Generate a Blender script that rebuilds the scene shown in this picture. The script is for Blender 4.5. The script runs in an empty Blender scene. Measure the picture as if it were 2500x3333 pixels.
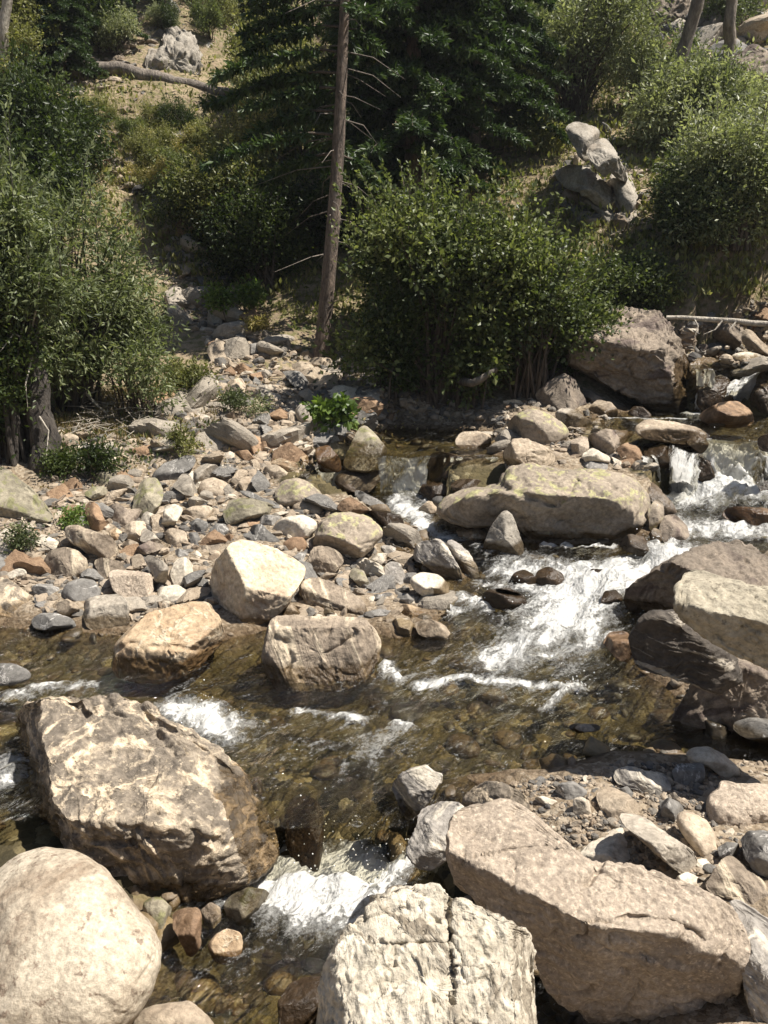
import bpy, math, random
import numpy as np
R = math.radians
SC = bpy.context.scene
COL = SC.collection
rng = np.random.default_rng(7)
random.seed(7)

# ------------------------------------------------------------------ camera, sky, sun, exposure
CAM = np.array([0.0, 0.0, 2.6])
PITCH = 15.0
cam_data = bpy.data.cameras.new("camera")
cam_data.sensor_fit = 'VERTICAL'
cam_data.angle = R(60.0)
cam_data.clip_start = 0.05
cam_data.clip_end = 500.0
cam_obj = bpy.data.objects.new("camera", cam_data)
cam_obj.location = CAM
cam_obj.rotation_euler = (R(90.0 - PITCH), 0, 0)
COL.objects.link(cam_obj)
SC.camera = cam_obj

SUN_ELEV, SUN_AZ = 61.0, 97.0          # azimuth measured from +Y (away from the camera) towards +X
world = bpy.data.worlds.new("World")
SC.world = world
world.use_nodes = True
wn = world.node_tree
wn.nodes.clear()
w_out = wn.nodes.new('ShaderNodeOutputWorld')
w_bg = wn.nodes.new('ShaderNodeBackground')
w_sky = wn.nodes.new('ShaderNodeTexSky')
w_sky.sky_type = 'NISHITA'
w_sky.sun_disc = False
w_sky.sun_elevation = R(SUN_ELEV)
w_sky.sun_rotation = R(SUN_AZ)
w_bg.inputs['Strength'].default_value = 0.05
wn.links.new(w_sky.outputs[0], w_bg.inputs['Color'])
wn.links.new(w_bg.outputs[0], w_out.inputs['Surface'])

SUNV = np.array([math.cos(R(SUN_ELEV)) * math.sin(R(SUN_AZ)), math.cos(R(SUN_ELEV)) * math.cos(R(SUN_AZ)), math.sin(R(SUN_ELEV))])
sun_data = bpy.data.lights.new("sun", 'SUN')
sun_data.energy = 5.0
sun_data.angle = R(0.5)
sun_data.color = (1.0, 0.95, 0.87)
sun_obj = bpy.data.objects.new("sun", sun_data)
from mathutils import Vector
sun_obj.rotation_euler = Vector(-SUNV).to_track_quat('-Z', 'Y').to_euler()
sun_obj.location = (6, 12, 25)
COL.objects.link(sun_obj)
SC.view_settings.view_transform = 'Standard'
SC.view_settings.look = 'None'
SC.view_settings.exposure = 0.88
SC.view_settings.gamma = 1.0
SC.cycles.max_bounces = 8
SC.cycles.diffuse_bounces = 2
SC.cycles.transparent_max_bounces = 16
SC.cycles.caustics_reflective = False
SC.cycles.caustics_refractive = False

# ------------------------------------------------------------------ numpy noise
_pr = np.random.default_rng(11)
_perm = _pr.permutation(256)
_perm = np.concatenate([_perm, _perm, _perm])
_g = _pr.normal(size=(256, 3))
_g /= np.linalg.norm(_g, axis=1)[:, None]
def perlin(p):
    p = np.asarray(p, float)
    i = np.floor(p).astype(int); f = p - i; i &= 255
    u = f * f * f * (f * (f * 6 - 15) + 10)
    out = 0
    for dx in (0, 1):
        wx = u[:, 0] if dx else 1 - u[:, 0]
        for dy in (0, 1):
            wy = u[:, 1] if dy else 1 - u[:, 1]
            for dz in (0, 1):
                wz = u[:, 2] if dz else 1 - u[:, 2]
                h = _perm[_perm[_perm[i[:, 0] + dx] + i[:, 1] + dy] + i[:, 2] + dz]
                d = f - np.array([dx, dy, dz])
                out = out + wx * wy * wz * np.einsum('ij,ij->i', _g[h], d)
    return out * 1.5
def fbm(p, octv=4, gain=.5, lac=2.03):
    a, s, o = 1.0, 0.0, np.zeros(len(p))
    p = np.asarray(p, float)
    for k in range(octv):
        o += a * perlin(p + k * 17.3); p = p * lac; s += a; a *= gain
    return o / s * 1.3
def ridged(p, octv=3):
    a, s, o = 1.0, 0.0, np.zeros(len(p))
    for k in range(octv):
        o += a * (1 - np.abs(perlin(p + k * 31.7)) * 1.6); p = p * 2.1; s += a; a *= .5
    return o / s
def sstep(a, b, x):
    t = np.clip((x - a) / (b - a), 0, 1)
    return t * t * (3 - 2 * t)

# ------------------------------------------------------------------ measuring the place: a sight line from the viewpoint (pixels of the 2500 x 3333 photo)
_cp, _sp = math.cos(R(PITCH)), math.sin(R(PITCH))
TV = math.tan(R(30.0))
def ray(px, py):
    px = np.asarray(px, float); py = np.asarray(py, float)
    X = (px - 1250) / 1666.5 * TV; Y = (1666.5 - py) / 1666.5 * TV
    d = np.stack([X, Y * _sp + _cp, Y * _cp - _sp], -1)
    return d / np.linalg.norm(d, axis=-1, keepdims=True)
K = 2500 / 1659.0
def at_z(px, py, z):
    d = ray(px, py); t = (z - CAM[2]) / d[..., 2]
    return CAM + d * t[..., None] if np.ndim(t) else CAM + d * t
def project(P):
    q = P - CAM
    x = q[:, 0]; dep = q[:, 1] * _cp - q[:, 2] * _sp; up = q[:, 1] * _sp + q[:, 2] * _cp
    return 1250 + x / dep / TV * 1666.5, 1666.5 - up / dep / TV * 1666.5

# ------------------------------------------------------------------ ground and water heights
WPTS = [(0,1400,0),(400,1450,0),(700,1550,0),(300,1600,-.02),(0,1650,-.06),(700,1740,-.05),(1000,1450,.04),(1200,1500,.03),(1500,1600,0),(1100,1650,0),
        (1200,1310,.13),(1350,1240,.24),(1050,1260,.13),(1450,1170,.36),(1550,1095,.42),(1640,1090,.42),(900,1110,.33),(870,1070,.4),(1000,1170,.24),(1250,1185,.24),
        (760,1050,.42),(800,1350,0),(1300,1560,0),(560,1370,0)]
_w = np.array([[*at_z(a * K, b * K, z)[:2], z] for a, b, z in WPTS])
def W_main(xy):
    d2 = ((xy[:, None, :] - _w[None, :, :2]) ** 2).sum(-1) + .02
    k = d2 ** -2.2
    return (k * _w[:, 2]).sum(1) / k.sum(1)
def W_low(xy): return np.full(len(xy), -.38)
def W_pl(xy): return np.full(len(xy), .80)
def W_pr(xy): return np.full(len(xy), 1.0)
def W_pt(xy): return np.full(len(xy), 1.52)
POLY = {
 'main': [(-150,1325),(150,1350),(480,1372),(600,1340),(700,1345),(850,1362),(985,1335),(1010,1280),(940,1185),(850,1130),(720,1075),(660,1040),(720,1020),(830,1050),(930,1050),(960,1100),(1000,1150),(1120,1160),(1400,1150),(1420,1080),(1470,1060),(1800,1060),(1800,1200),(1450,1250),(1370,1320),(1430,1450),(1580,1560),(1800,1610),(1800,1690),(1500,1650),(1330,1645),(1200,1685),(1050,1695),(930,1720),(870,1765),(600,1765),(560,1700),(300,1700),(60,1750),(-200,1800)],
 'low': [(540,1840),(600,1800),(860,1800),(930,1850),(1000,1900),(1040,2000),(1300,2100),(1300,2330),(700,2330),(250,2330),(280,1960),(430,1900)],
 'pl': [(700,985),(860,985),(1090,988),(1105,940),(1000,925),(840,918),(740,950)],
 'pr': [(1270,915),(1300,890),(1480,880),(1659,895),(1850,895),(1850,958),(1570,955),(1440,950),(1350,930)],
 'pt': [(1505,800),(1545,800),(1560,790),(1640,800),(1800,790),(1800,760),(1500,770)],
}
WF = {'main': W_main, 'low': W_low, 'pl': W_pl, 'pr': W_pr, 'pt': W_pt}
PW = {}
for k_, pl_ in POLY.items():
    a_ = np.array(pl_, float) * K
    z_ = np.full(len(a_), {'main': .1, 'low': -.38, 'pl': .8, 'pr': 1.0, 'pt': 1.52}[k_])
    for _ in range(6):
        p_ = at_z(a_[:, 0], a_[:, 1], z_)
        z_ = WF[k_](p_[:, :2])
    PW[k_] = p_[:, :2]
def in_poly(xy, poly):
    x, y = xy[:, 0], xy[:, 1]; c = np.zeros(len(xy), bool)
    n = len(poly)
    for i in range(n):
        (x1, y1), (x2, y2) = poly[i], poly[i - 1]
        if y1 == y2: continue
        c ^= ((y1 > y) != (y2 > y)) & (x < (x2 - x1) * (y - y1) / (y2 - y1) + x1)
    return c
def poly_dist(xy, poly):
    """signed distance, positive inside"""
    best = np.full(len(xy), 1e9); n = len(poly)
    for i in range(n):
        a, b = np.array(poly[i - 1]), np.array(poly[i]); ab = b - a
        t = np.clip(((xy - a) @ ab) / (ab @ ab + 1e-12), 0, 1)
        best = np.minimum(best, np.linalg.norm(xy - a - t[:, None] * ab, axis=1))
    return np.where(in_poly(xy, poly), best, -best)

def hill_y0(x):
    r = 12.8 - .50 * np.clip(x + 1.2, 0, 4.6); l = 12.8 - .35 * np.clip(-1.2 - x, 0, 5)
    return np.where(x > -1.2, r, l)
def hill(x, y): return 1.4 + .62 * (y - hill_y0(x))
TP = [(1200,1760,.08),(1400,1800,.12),(1600,1750,.1),(1655,1850,.15),(1400,2000,.02),(1600,2150,.1),(1000,2250,-.4),(100,2100,-.2),(50,1900,-.2),
      (0,1300,.1),(200,1290,.12),(400,1290,.12),(650,1300,.1),(850,1320,.05),(900,1270,.08),(800,1200,.2),(600,1150,.36),(400,1150,.34),(200,1180,.28),(0,1150,.4),(0,1050,.62),
      (200,1050,.58),(400,1030,.62),(600,1030,.6),(700,990,.72),(760,945,.86),(600,950,.82),(400,950,.88),(200,960,.84),(100,1000,.75),(300,900,1.02),(500,850,1.17),(650,850,1.12),
      (700,780,1.42),(600,720,1.78),(430,680,2.0),(200,850,1.2),(900,905,.92),(850,850,1.2),(1000,880,1.02),(1150,870,1.1),(1250,870,1.1),(1100,960,.88),(1220,985,.80),(1350,965,.88),
      (1300,820,1.3),(1550,740,1.8),(1500,670,2.15),(1650,760,1.75),(1500,1260,.25),(1655,1220,.4),(1500,1400,.12),(1655,1420,.2),(1655,1550,.1),(1450,870,1.02)]
_t = [[*at_z(a * K, b * K, z)[:2], z] for a, b, z in TP]
for x_ in (-34, -22, -14, -9, -5, -1, 3, 7, 12, 20, 34):
    for y_ in (15.5, 19, 24, 32, 45, 62):
        _t.append([x_, y_, float(hill(np.array(x_), y_)) + 1.0 * math.sin(x_ * .7 + y_ * .5) * min(1, (y_ - 14) / 10)])
for x_ in (-34, -20, -12, 12, 20, 34):
    for y_ in (-8, 0, 4, 8, 12):
        _t.append([x_, y_, .5 + .25 * max(0, abs(x_) - 8) + max(0, y_ - 8) * .3])
for x_ in (-5, 0, 5):
    _t.append([x_, -8, 1.0]); _t.append([x_, -1, .7]); _t.append([x_, 1.2, .35])
_t = np.array(_t, float)
def _phi(r2): return .5 * r2 * np.log(r2 + 1e-9)
_n = len(_t)
_A = np.zeros((_n + 3, _n + 3))
_A[:_n, :_n] = _phi(((_t[:, None, :2] - _t[None, :, :2]) ** 2).sum(-1)) + np.eye(_n) * .02
_A[:_n, _n] = 1; _A[:_n, _n + 1:] = _t[:, :2]; _A[_n:, :_n] = _A[:_n, _n:].T
_c = np.linalg.solve(_A, np.concatenate([_t[:, 2], [0, 0, 0]]))
def tps(xy):
    out = np.empty(len(xy))
    for s in range(0, len(xy), 20000):
        q = xy[s:s + 20000]
        out[s:s + 20000] = _phi(((q[:, None] - _t[None, :, :2]) ** 2).sum(-1)) @ _c[:_n] + _c[_n] + q @ _c[_n + 1:]
    return out
DEEP = {'main': .24, 'low': .30, 'pl': .16, 'pr': .25, 'pt': .12}
def water_at(xy):
    """water level where there is water, else -9"""
    w = np.full(len(xy), -9.0)
    for k in POLY:
        m = in_poly(xy, PW[k])
        if m.any(): w[m] = np.maximum(w[m], WF[k](xy[m]))
    return w
def T_height(xy, detail=True):
    z = tps(xy)
    if detail:
        p3 = np.c_[xy, np.zeros(len(xy))]
        z = z + .05 * fbm(p3 * 1.3, 4) + .25 * fbm(p3 * .35 + 5, 3) * sstep(13, 18, xy[:, 1])
    for k in POLY:
        near = (xy[:, 0] > PW[k][:, 0].min() - 1) & (xy[:, 0] < PW[k][:, 0].max() + 1) & (xy[:, 1] > PW[k][:, 1].min() - 1) & (xy[:, 1] < PW[k][:, 1].max() + 1)
        if not near.any(): continue
        q = xy[near]; d = poly_dist(q, PW[k]); w = WF[k](q)
        lim = w - DEEP[k] * sstep(-.05, .45, d) + .06
        zz = z[near]
        z[near] = np.where(d > -.05, np.minimum(zz, lim), zz)
    return z
def G_height(xy): return np.maximum(T_height(xy, False), water_at(xy))
def ground_hit(px, py, far=70.0):
    d = ray(px, py); t = np.arange(1.2, far, .04)
    P = CAM + d * t[:, None]
    g = G_height(P[:, :2]); b = np.nonzero(P[:, 2] < g)[0]
    return P[b[0]] if len(b) else P[-1]

# ------------------------------------------------------------------ mesh and object helpers
def mesh_np(name, V, F, mat=None, smooth=True, attrs=None, loc=None):
    """F: (n,3) or (n,4) index array, or a list of such arrays"""
    me = bpy.data.meshes.new(name)
    V = np.asarray(V, np.float32)
    if loc is not None: V = V - np.asarray(loc, np.float32)
    Fs = [f for f in (F if isinstance(F, list) else [F]) if len(f)]
    loops = np.concatenate([f.ravel() for f in Fs]).astype(np.int32)
    tot = np.concatenate([np.full(len(f), f.shape[1]) for f in Fs]).astype(np.int32)
    start = np.concatenate([[0], np.cumsum(tot)[:-1]]).astype(np.int32)
    me.vertices.add(len(V)); me.vertices.foreach_set('co', V.ravel())
    me.loops.add(len(loops)); me.loops.foreach_set('vertex_index', loops)
    me.polygons.add(len(tot)); me.polygons.foreach_set('loop_start', start); me.polygons.foreach_set('loop_total', tot)
    me.polygons.foreach_set('use_smooth', np.full(len(tot), smooth))
    me.update(calc_edges=True)
    for k, v in (attrs or {}).items():
        at = me.attributes.new(k, 'FLOAT', 'POINT'); at.data.foreach_set('value', np.asarray(v, np.float32))
    if mat: me.materials.append(mat)
    me.validate()
    return me
def link(name, data, loc=(0, 0, 0), parent=None, label=None, cat=None, group=None, kind=None, rot=(0, 0, 0), scale=(1, 1, 1)):
    o = bpy.data.objects.new(name, data)
    o.location = loc; o.rotation_euler = rot; o.scale = scale
    COL.objects.link(o)
    if parent: o.parent = parent
    if label: o['label'] = label
    if cat: o['category'] = cat
    if group: o['group'] = group
    if kind: o['kind'] = kind
    return o
def tubes(paths, nseg=7, rough=0.0):
    """paths: list of (points, radii) -> V, F"""
    Vs, Fs, base = [], [], 0
    ang = np.linspace(0, 2 * np.pi, nseg, endpoint=False)
    for pts, rad in paths:
        pts = np.asarray(pts, float); rad = np.broadcast_to(np.asarray(rad, float), (len(pts),))
        tan = np.gradient(pts, axis=0); tan /= np.linalg.norm(tan, axis=1)[:, None] + 1e-9
        ref = np.array([0, 0, 1.0]) if abs(tan[0, 2]) < .9 else np.array([1.0, 0, 0])
        a = np.cross(tan, ref); a /= np.linalg.norm(a, axis=1)[:, None] + 1e-9; b = np.cross(tan, a)
        r = rad[:, None]
        if rough: r = r * (1 + rough * _pr.normal(size=(len(pts), nseg)))
        V = pts[:, None] + (a[:, None] * np.cos(ang)[None, :, None] + b[:, None] * np.sin(ang)[None, :, None]) * np.broadcast_to(r, (len(pts), nseg))[..., None]
        n = len(pts); idx = np.arange(n * nseg).reshape(n, nseg) + base
        nx = np.roll(idx, -1, 1)
        Fs.append(np.stack([idx[:-1], nx[:-1], nx[1:], idx[1:]], -1).reshape(-1, 4))
        Vs.append(V.reshape(-1, 3)); base += n * nseg
    return np.concatenate(Vs), np.concatenate(Fs)

# ------------------------------------------------------------------ node helpers
class NT:
    def __init__(s, mat):
        mat.use_nodes = True; s.t = mat.node_tree; s.t.nodes.clear()
    def n(s, typ, **kw):
        nd = s.t.nodes.new('ShaderNode' + typ)
        for k, v in kw.items():
            if k.startswith('_'): setattr(nd, k[1:], v)
            else:
                key = int(k[1:]) if k[0] == 'i' and k[1:].isdigit() else k.replace('__', ' ')
                s.put(nd.inputs[key], v)
        return nd
    def put(s, inp, v):
        if isinstance(v, bpy.types.NodeSocket): s.t.links.new(v, inp)
        elif hasattr(v, 'outputs'): s.t.links.new(v.outputs[0], inp)
        else:
            if isinstance(v, (tuple, list)) and len(v) == 3 and inp.type == 'RGBA': v = (*v, 1)
            inp.default_value = v
    def math(s, op, a, b=0.0, c=None):
        nd = s.n('Math', _operation=op, i0=a, i1=b)
        if c is not None: s.put(nd.inputs[2], c)
        return nd.outputs[0]
    def mix(s, f, a, b, mode='MIX'):
        nd = s.n('MixRGB', _blend_type=mode, i0=f, i1=a, i2=b)
        return nd.outputs[0]
    def ramp(s, f, *stops):
        nd = s.n('ValToRGB', i0=f); cr = nd.color_ramp
        while len(cr.elements) < len(stops): cr.elements.new(.5)
        for e, (p, c) in zip(cr.elements, stops):
            e.position = p; e.color = (*c, 1) if isinstance(c, tuple) else (c, c, c, 1)
        return nd.outputs[0]
    def noise(s, vec, scale, detail=5, rough=.55, dist=0.0):
        return s.n('TexNoise', Vector=vec, Scale=scale, Detail=detail, Roughness=rough, Distortion=dist).outputs[0]
    def mapr(s, v, a, b, c=0.0, d=1.0):
        nd = s.n('MapRange', i0=v, i1=a, i2=b, i3=c, i4=d); return nd.outputs[0]
    def attr(s, name): return s.n('Attribute', _attribute_name=name).outputs['Fac']
def rock_mat(name, c1, c2, scale=3.0, vein=None, band=None, speck=None, lichen=None, rough=.85, bump=.6, fine=28.0, tonevar=.18, ramp=(.34,.64), dist=.5):
    m = bpy.data.materials.new(name); t = NT(m)
    oi = t.n('ObjectInfo'); tc = t.n('TexCoord')
    off = t.n('VectorMath', _operation='SCALE', i0=(13.7, 7.9, 5.3)); t.put(off.inputs['Scale'], t.math('MULTIPLY', oi.outputs['Random'], 9.0))
    co = t.n('VectorMath', _operation='ADD', i0=tc.outputs['Object'], i1=off).outputs[0]
    n1 = t.noise(co, scale, 10, .70, dist)
    col = t.ramp(n1, (ramp[0], c1), (ramp[1], c2))
    nf = t.noise(co, fine, 6, .7)
    h = t.math('ADD', t.math('MULTIPLY', t.noise(co, scale * 2.2, 8, .65), .9), t.math('MULTIPLY', nf, .35))
    if band:                                    # (rotation xyz, squash, colour, lo, hi, scale)
        mp = t.n('Mapping', _vector_type='TEXTURE', Vector=co, Rotation=band[0], Scale=(1, 1, 1 / band[1]))
        nb = t.noise(mp.outputs[0], band[5], 6, .6, .8)
        f = t.mapr(nb, band[3], band[4])
        col = t.mix(f, col, band[2])
        h = t.math('ADD', h, t.math('MULTIPLY', nb, 1.1))
    if vein:                                    # (scale, width, colour, distortion)
        nv = t.noise(co, vein[0], 6, .6, vein[3])
        f = t.mapr(t.math('ABSOLUTE', t.math('SUBTRACT', nv, .5)), vein[1], vein[1] * .25)
        f = t.math('MULTIPLY', f, t.mapr(t.noise(co, vein[0] * 5, 4, .6), .38, .55))
        col = t.mix(f, col, vein[2])
        h = t.math('ADD', h, t.math('MULTIPLY', f, .25))
    if speck:                                   # (scale, threshold, colour)
        ns = t.noise(co, speck[0], 4, .65)
        f = t.mapr(ns, speck[1], speck[1] + .05)
        col = t.mix(t.math('MULTIPLY', f, .8), col, speck[2])
    if lichen:                                  # (colour, threshold)
        nl = t.noise(co, 7.0, 8, .7)
        nz = t.n('SeparateXYZ', i0=t.n('NewGeometry').outputs['Normal']).outputs[2]
        f = t.math('MULTIPLY', t.mapr(nl, lichen[1], lichen[1] + .05), t.mapr(nz, .15, .55))
        col = t.mix(f, col, t.mix(nf, lichen[0], tuple(min(1, c * 1.7) for c in lichen[0])))
    # weathering grain and a per-stone tone
    col = t.mix(1.0, col, t.ramp(nf, (.28, (.48, .46, .44)), (.68, (1.18, 1.16, 1.13))), 'MULTIPLY')
    tn = t.math('ADD', 1.0 - tonevar, t.math('MULTIPLY', oi.outputs['Random'], 2 * tonevar))
    col = t.mix(1.0, col, t.n('CombineXYZ', i0=tn, i1=tn, i2=tn).outputs[0], 'MULTIPLY')
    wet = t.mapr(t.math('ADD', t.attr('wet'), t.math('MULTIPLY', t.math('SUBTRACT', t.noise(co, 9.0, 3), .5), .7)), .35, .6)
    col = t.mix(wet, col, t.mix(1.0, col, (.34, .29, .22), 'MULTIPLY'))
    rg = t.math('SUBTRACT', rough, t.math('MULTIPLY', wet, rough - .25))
    b = t.n('Bump', Height=h, Strength=bump, Distance=.03)
    p = t.n('BsdfPrincipled', Base__Color=col, Roughness=rg, Normal=b)
    p.inputs['Specular IOR Level'].default_value = .3
    o = t.n('OutputMaterial', Surface=p)
    return m
M = {}
M['cream']  = rock_mat('cream granite', (.34,.265,.19), (.66,.575,.45), 1.7, speck=(17, .59, (.28,.205,.15)), bump=.7, ramp=(.34,.50), fine=40)
M['veined'] = rock_mat('veined gneiss', (.115,.097,.078), (.29,.245,.19), 3.2, vein=(1.5,.07,(.62,.51,.37),2.6), speck=(30,.60,(.50,.42,.31)), bump=1.0, ramp=(.40,.60), dist=2.0)
M['schist'] = rock_mat('pale schist', (.34,.30,.23), (.56,.51,.42), 3.6, band=((.2,1.35,.2),5.0,(.28,.24,.19),.55,.72,2.6), vein=(1.6,.03,(.20,.17,.13),1.8), bump=.8)
M['pink']   = rock_mat('pinkish tan granite', (.30,.245,.19), (.50,.42,.335), 1.6, speck=(55,.55,(.60,.50,.39)), bump=1.0, fine=50)
M['wedge']  = rock_mat('pale yellow granite', (.42,.32,.23), (.70,.61,.45), 3.0, speck=(20,.62,(.34,.24,.16)), bump=.9)
M['orange'] = rock_mat('orange stained stone', (.35,.235,.14), (.53,.41,.275), 2.2, vein=(2.4,.04,(.62,.52,.38),1.5), speck=(22,.66,(.30,.21,.14)), bump=.6)
M['banded'] = rock_mat('banded gneiss', (.19,.155,.12), (.36,.295,.225), 2.4, band=((.15,1.25,.3),6.0,(.60,.51,.38),.52,.62,1.5), speck=(30,.66,(.13,.10,.08)), bump=1.0)
M['streak'] = rock_mat('streaked grey gneiss', (.24,.22,.20), (.40,.37,.33), 2.6, band=((.25,.5,.2),6.0,(.66,.60,.50),.50,.60,2.2), bump=.9)
M['slate']  = rock_mat('blue grey slate', (.125,.12,.112), (.245,.232,.213), 3.0, vein=(2.2,.012,(.5,.48,.45),1.2), bump=.45)
M['tan']    = rock_mat('tan stone', (.28,.22,.16), (.50,.42,.32), 3.2, speck=(20,.62,(.20,.15,.11)), bump=.7)
M['rust']   = rock_mat('rusty brown stone', (.20,.125,.075), (.38,.26,.165), 3.2, speck=(20,.66,(.16,.10,.07)), bump=.7)
M['grey']   = rock_mat('warm grey stone', (.27,.24,.20), (.44,.39,.32), 3.0, speck=(22,.67,(.17,.14,.11)), bump=.7)
M['pale']   = rock_mat('pale weathered stone', (.46,.40,.32), (.70,.64,.53), 3.0, speck=(18,.66,(.32,.25,.18)), bump=.7)
M['lichen'] = rock_mat('lichened granite', (.21,.178,.14), (.40,.335,.26), 2.0, speck=(34,.66,(.17,.13,.1)), lichen=((.26,.245,.13),.52), bump=.6)
M['moss']   = rock_mat('mossy grey stone', (.20,.18,.13), (.36,.32,.24), 3.0, lichen=((.15,.145,.075),.52), bump=.8)
M['cliff']  = rock_mat('dark weathered bedrock', (.165,.138,.11), (.33,.27,.21), 2.0, band=((.15,-.35,.1),3.5,(.13,.10,.085),.52,.62,1.6), speck=(16,.68,(.44,.37,.29)), bump=1.0)
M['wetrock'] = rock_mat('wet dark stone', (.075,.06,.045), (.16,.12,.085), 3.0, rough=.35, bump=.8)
M['shadestripe'] = rock_mat('striped gneiss darkened for slab shade', (.06,.052,.045), (.13,.11,.09), 2.6, band=((.25,.15,.2),7.0,(.40,.36,.30),.56,.62,2.2), bump=.9)  # tone darkened to stand for the shadow of the slab above
M['slab'] = rock_mat('pale yellow grey slab', (.27,.24,.18), (.52,.465,.36), 2.4, speck=(26,.60,(.20,.17,.125)), bump=.9)
M['crag']   = rock_mat('pale crag rock', (.20,.18,.15), (.40,.365,.31), 1.6, band=((.3,.5,.1),2.5,(.30,.26,.21),.54,.64,1.4), bump=1.0)
# ------------------------------------------------------------------ ground sheet
def axis(a, b, fine, far_lo, far_hi, grow=1.12):
    ax = list(np.arange(a, b + 1e-6, fine)); s = fine
    while ax[-1] < far_hi: s = min(s * grow, 1.5); ax.append(ax[-1] + s)
    s = fine
    while ax[0] > far_lo: s = min(s * grow, 1.5); ax.insert(0, ax[0] - s)
    return np.array(ax)
gx = axis(-5.6, 5.8, .055, -34, 34); gy = axis(2.2, 13.8, .055, -7, 60)
X, Y = np.meshgrid(gx, gy); xy = np.c_[X.ravel(), Y.ravel()]
gz = T_height(xy)
gz += .022 * fbm(np.c_[xy * 5.0, gz * 3], 3) * (xy[:, 1] < 20)
nx_, ny_ = len(gx), len(gy)
ii = np.arange(nx_ * ny_).reshape(ny_, nx_)
GF = np.stack([ii[:-1, :-1], ii[:-1, 1:], ii[1:, 1:], ii[1:, :-1]], -1).reshape(-1, 4)
gw = np.zeros(len(xy)); gbed = np.zeros(len(xy))
for k in POLY:
    d_ = poly_dist(xy, PW[k]); m = d_ > -.5
    if m.any():
        ww = WF[k](xy[m])
        gw[m] = np.maximum(gw[m], sstep(.10, .0, gz[m] - ww) * sstep(-.5, -.05, d_[m]))
        gbed[m] = np.maximum(gbed[m], sstep(.02, -.10, gz[m] - ww))
ghill = sstep(.9, 1.5, gz) * sstep(8.5, 11.5, xy[:, 1])
mg = bpy.data.materials.new('stony ground'); t = NT(mg)
co = t.n('TexCoord').outputs['Object']
n1 = t.noise(co, 1.3, 8, .6); n2 = t.noise(co, 9, 7, .65); n3 = t.noise(co, 45, 4, .6)
dc = t.n('VectorMath', _operation='ADD', i0=co, i1=t.n('VectorMath', _operation='SCALE', i0=t.n('TexNoise', Vector=co, Scale=14.0, Detail=3).outputs['Color'], Scale=.09)).outputs[0]
vo = t.n('TexVoronoi', Vector=dc, Scale=13.0); vo2 = t.n('TexVoronoi', Vector=co, Scale=42.0)
grav = t.mix(t.mapr(n2, .35, .65), (.10, .075, .05), (.22, .165, .11))  # gravel tone lowered so the gaps between stones look shaded
vcol = t.n('SeparateXYZ', i0=vo2.outputs['Color']).outputs[0]
grav = t.mix(.5, grav, t.ramp(vcol, (0.0, (.16, .12, .08)), (.5, (.33, .26, .18)), (1.0, (.55, .47, .36))))
dirt = t.mix(t.mapr(n1, .38, .62), (.20, .15, .10), (.31, .24, .155))
dirt = t.mix(t.mapr(n2, .45, .6), dirt, (.13, .12, .05))
land = t.mix(t.attr('hill'), grav, dirt)
bc = t.n('SeparateXYZ', i0=vo.outputs['Color']).outputs[1]
bed = t.ramp(bc, (0.0, (.022, .020, .012)), (.45, (.066, .053, .028)), (.8, (.15, .115, .055)), (1.0, (.26, .22, .13)))
bed = t.mix(t.mapr(n1, .42, .6), bed, t.mix(n2, (.022, .022, .012), (.15, .115, .052)))
col = t.mix(t.attr('bed'), land, bed)
col = t.mix(t.math('MULTIPLY', t.attr('wet'), t.math('SUBTRACT', 1.0, t.attr('bed'))), col, t.mix(1.0, col, (.40, .34, .27), 'MULTIPLY'))
h = t.math('ADD', t.math('MULTIPLY', vo.outputs['Distance'], -.8), t.math('ADD', n2, t.math('MULTIPLY', n3, .4)))
b = t.n('Bump', Height=h, Strength=.8, Distance=.04)
p = t.n('BsdfPrincipled', Base__Color=col, Roughness=.9, Normal=b)
p.inputs['Specular IOR Level'].default_value = .2
t.n('OutputMaterial', Surface=p)
link('ground', mesh_np('ground', np.c_[xy, gz], GF, mg, True, {'wet': gw, 'bed': gbed, 'hill': ghill}), kind='structure', label='stony stream bank rising into a steep brown hillside')

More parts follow.
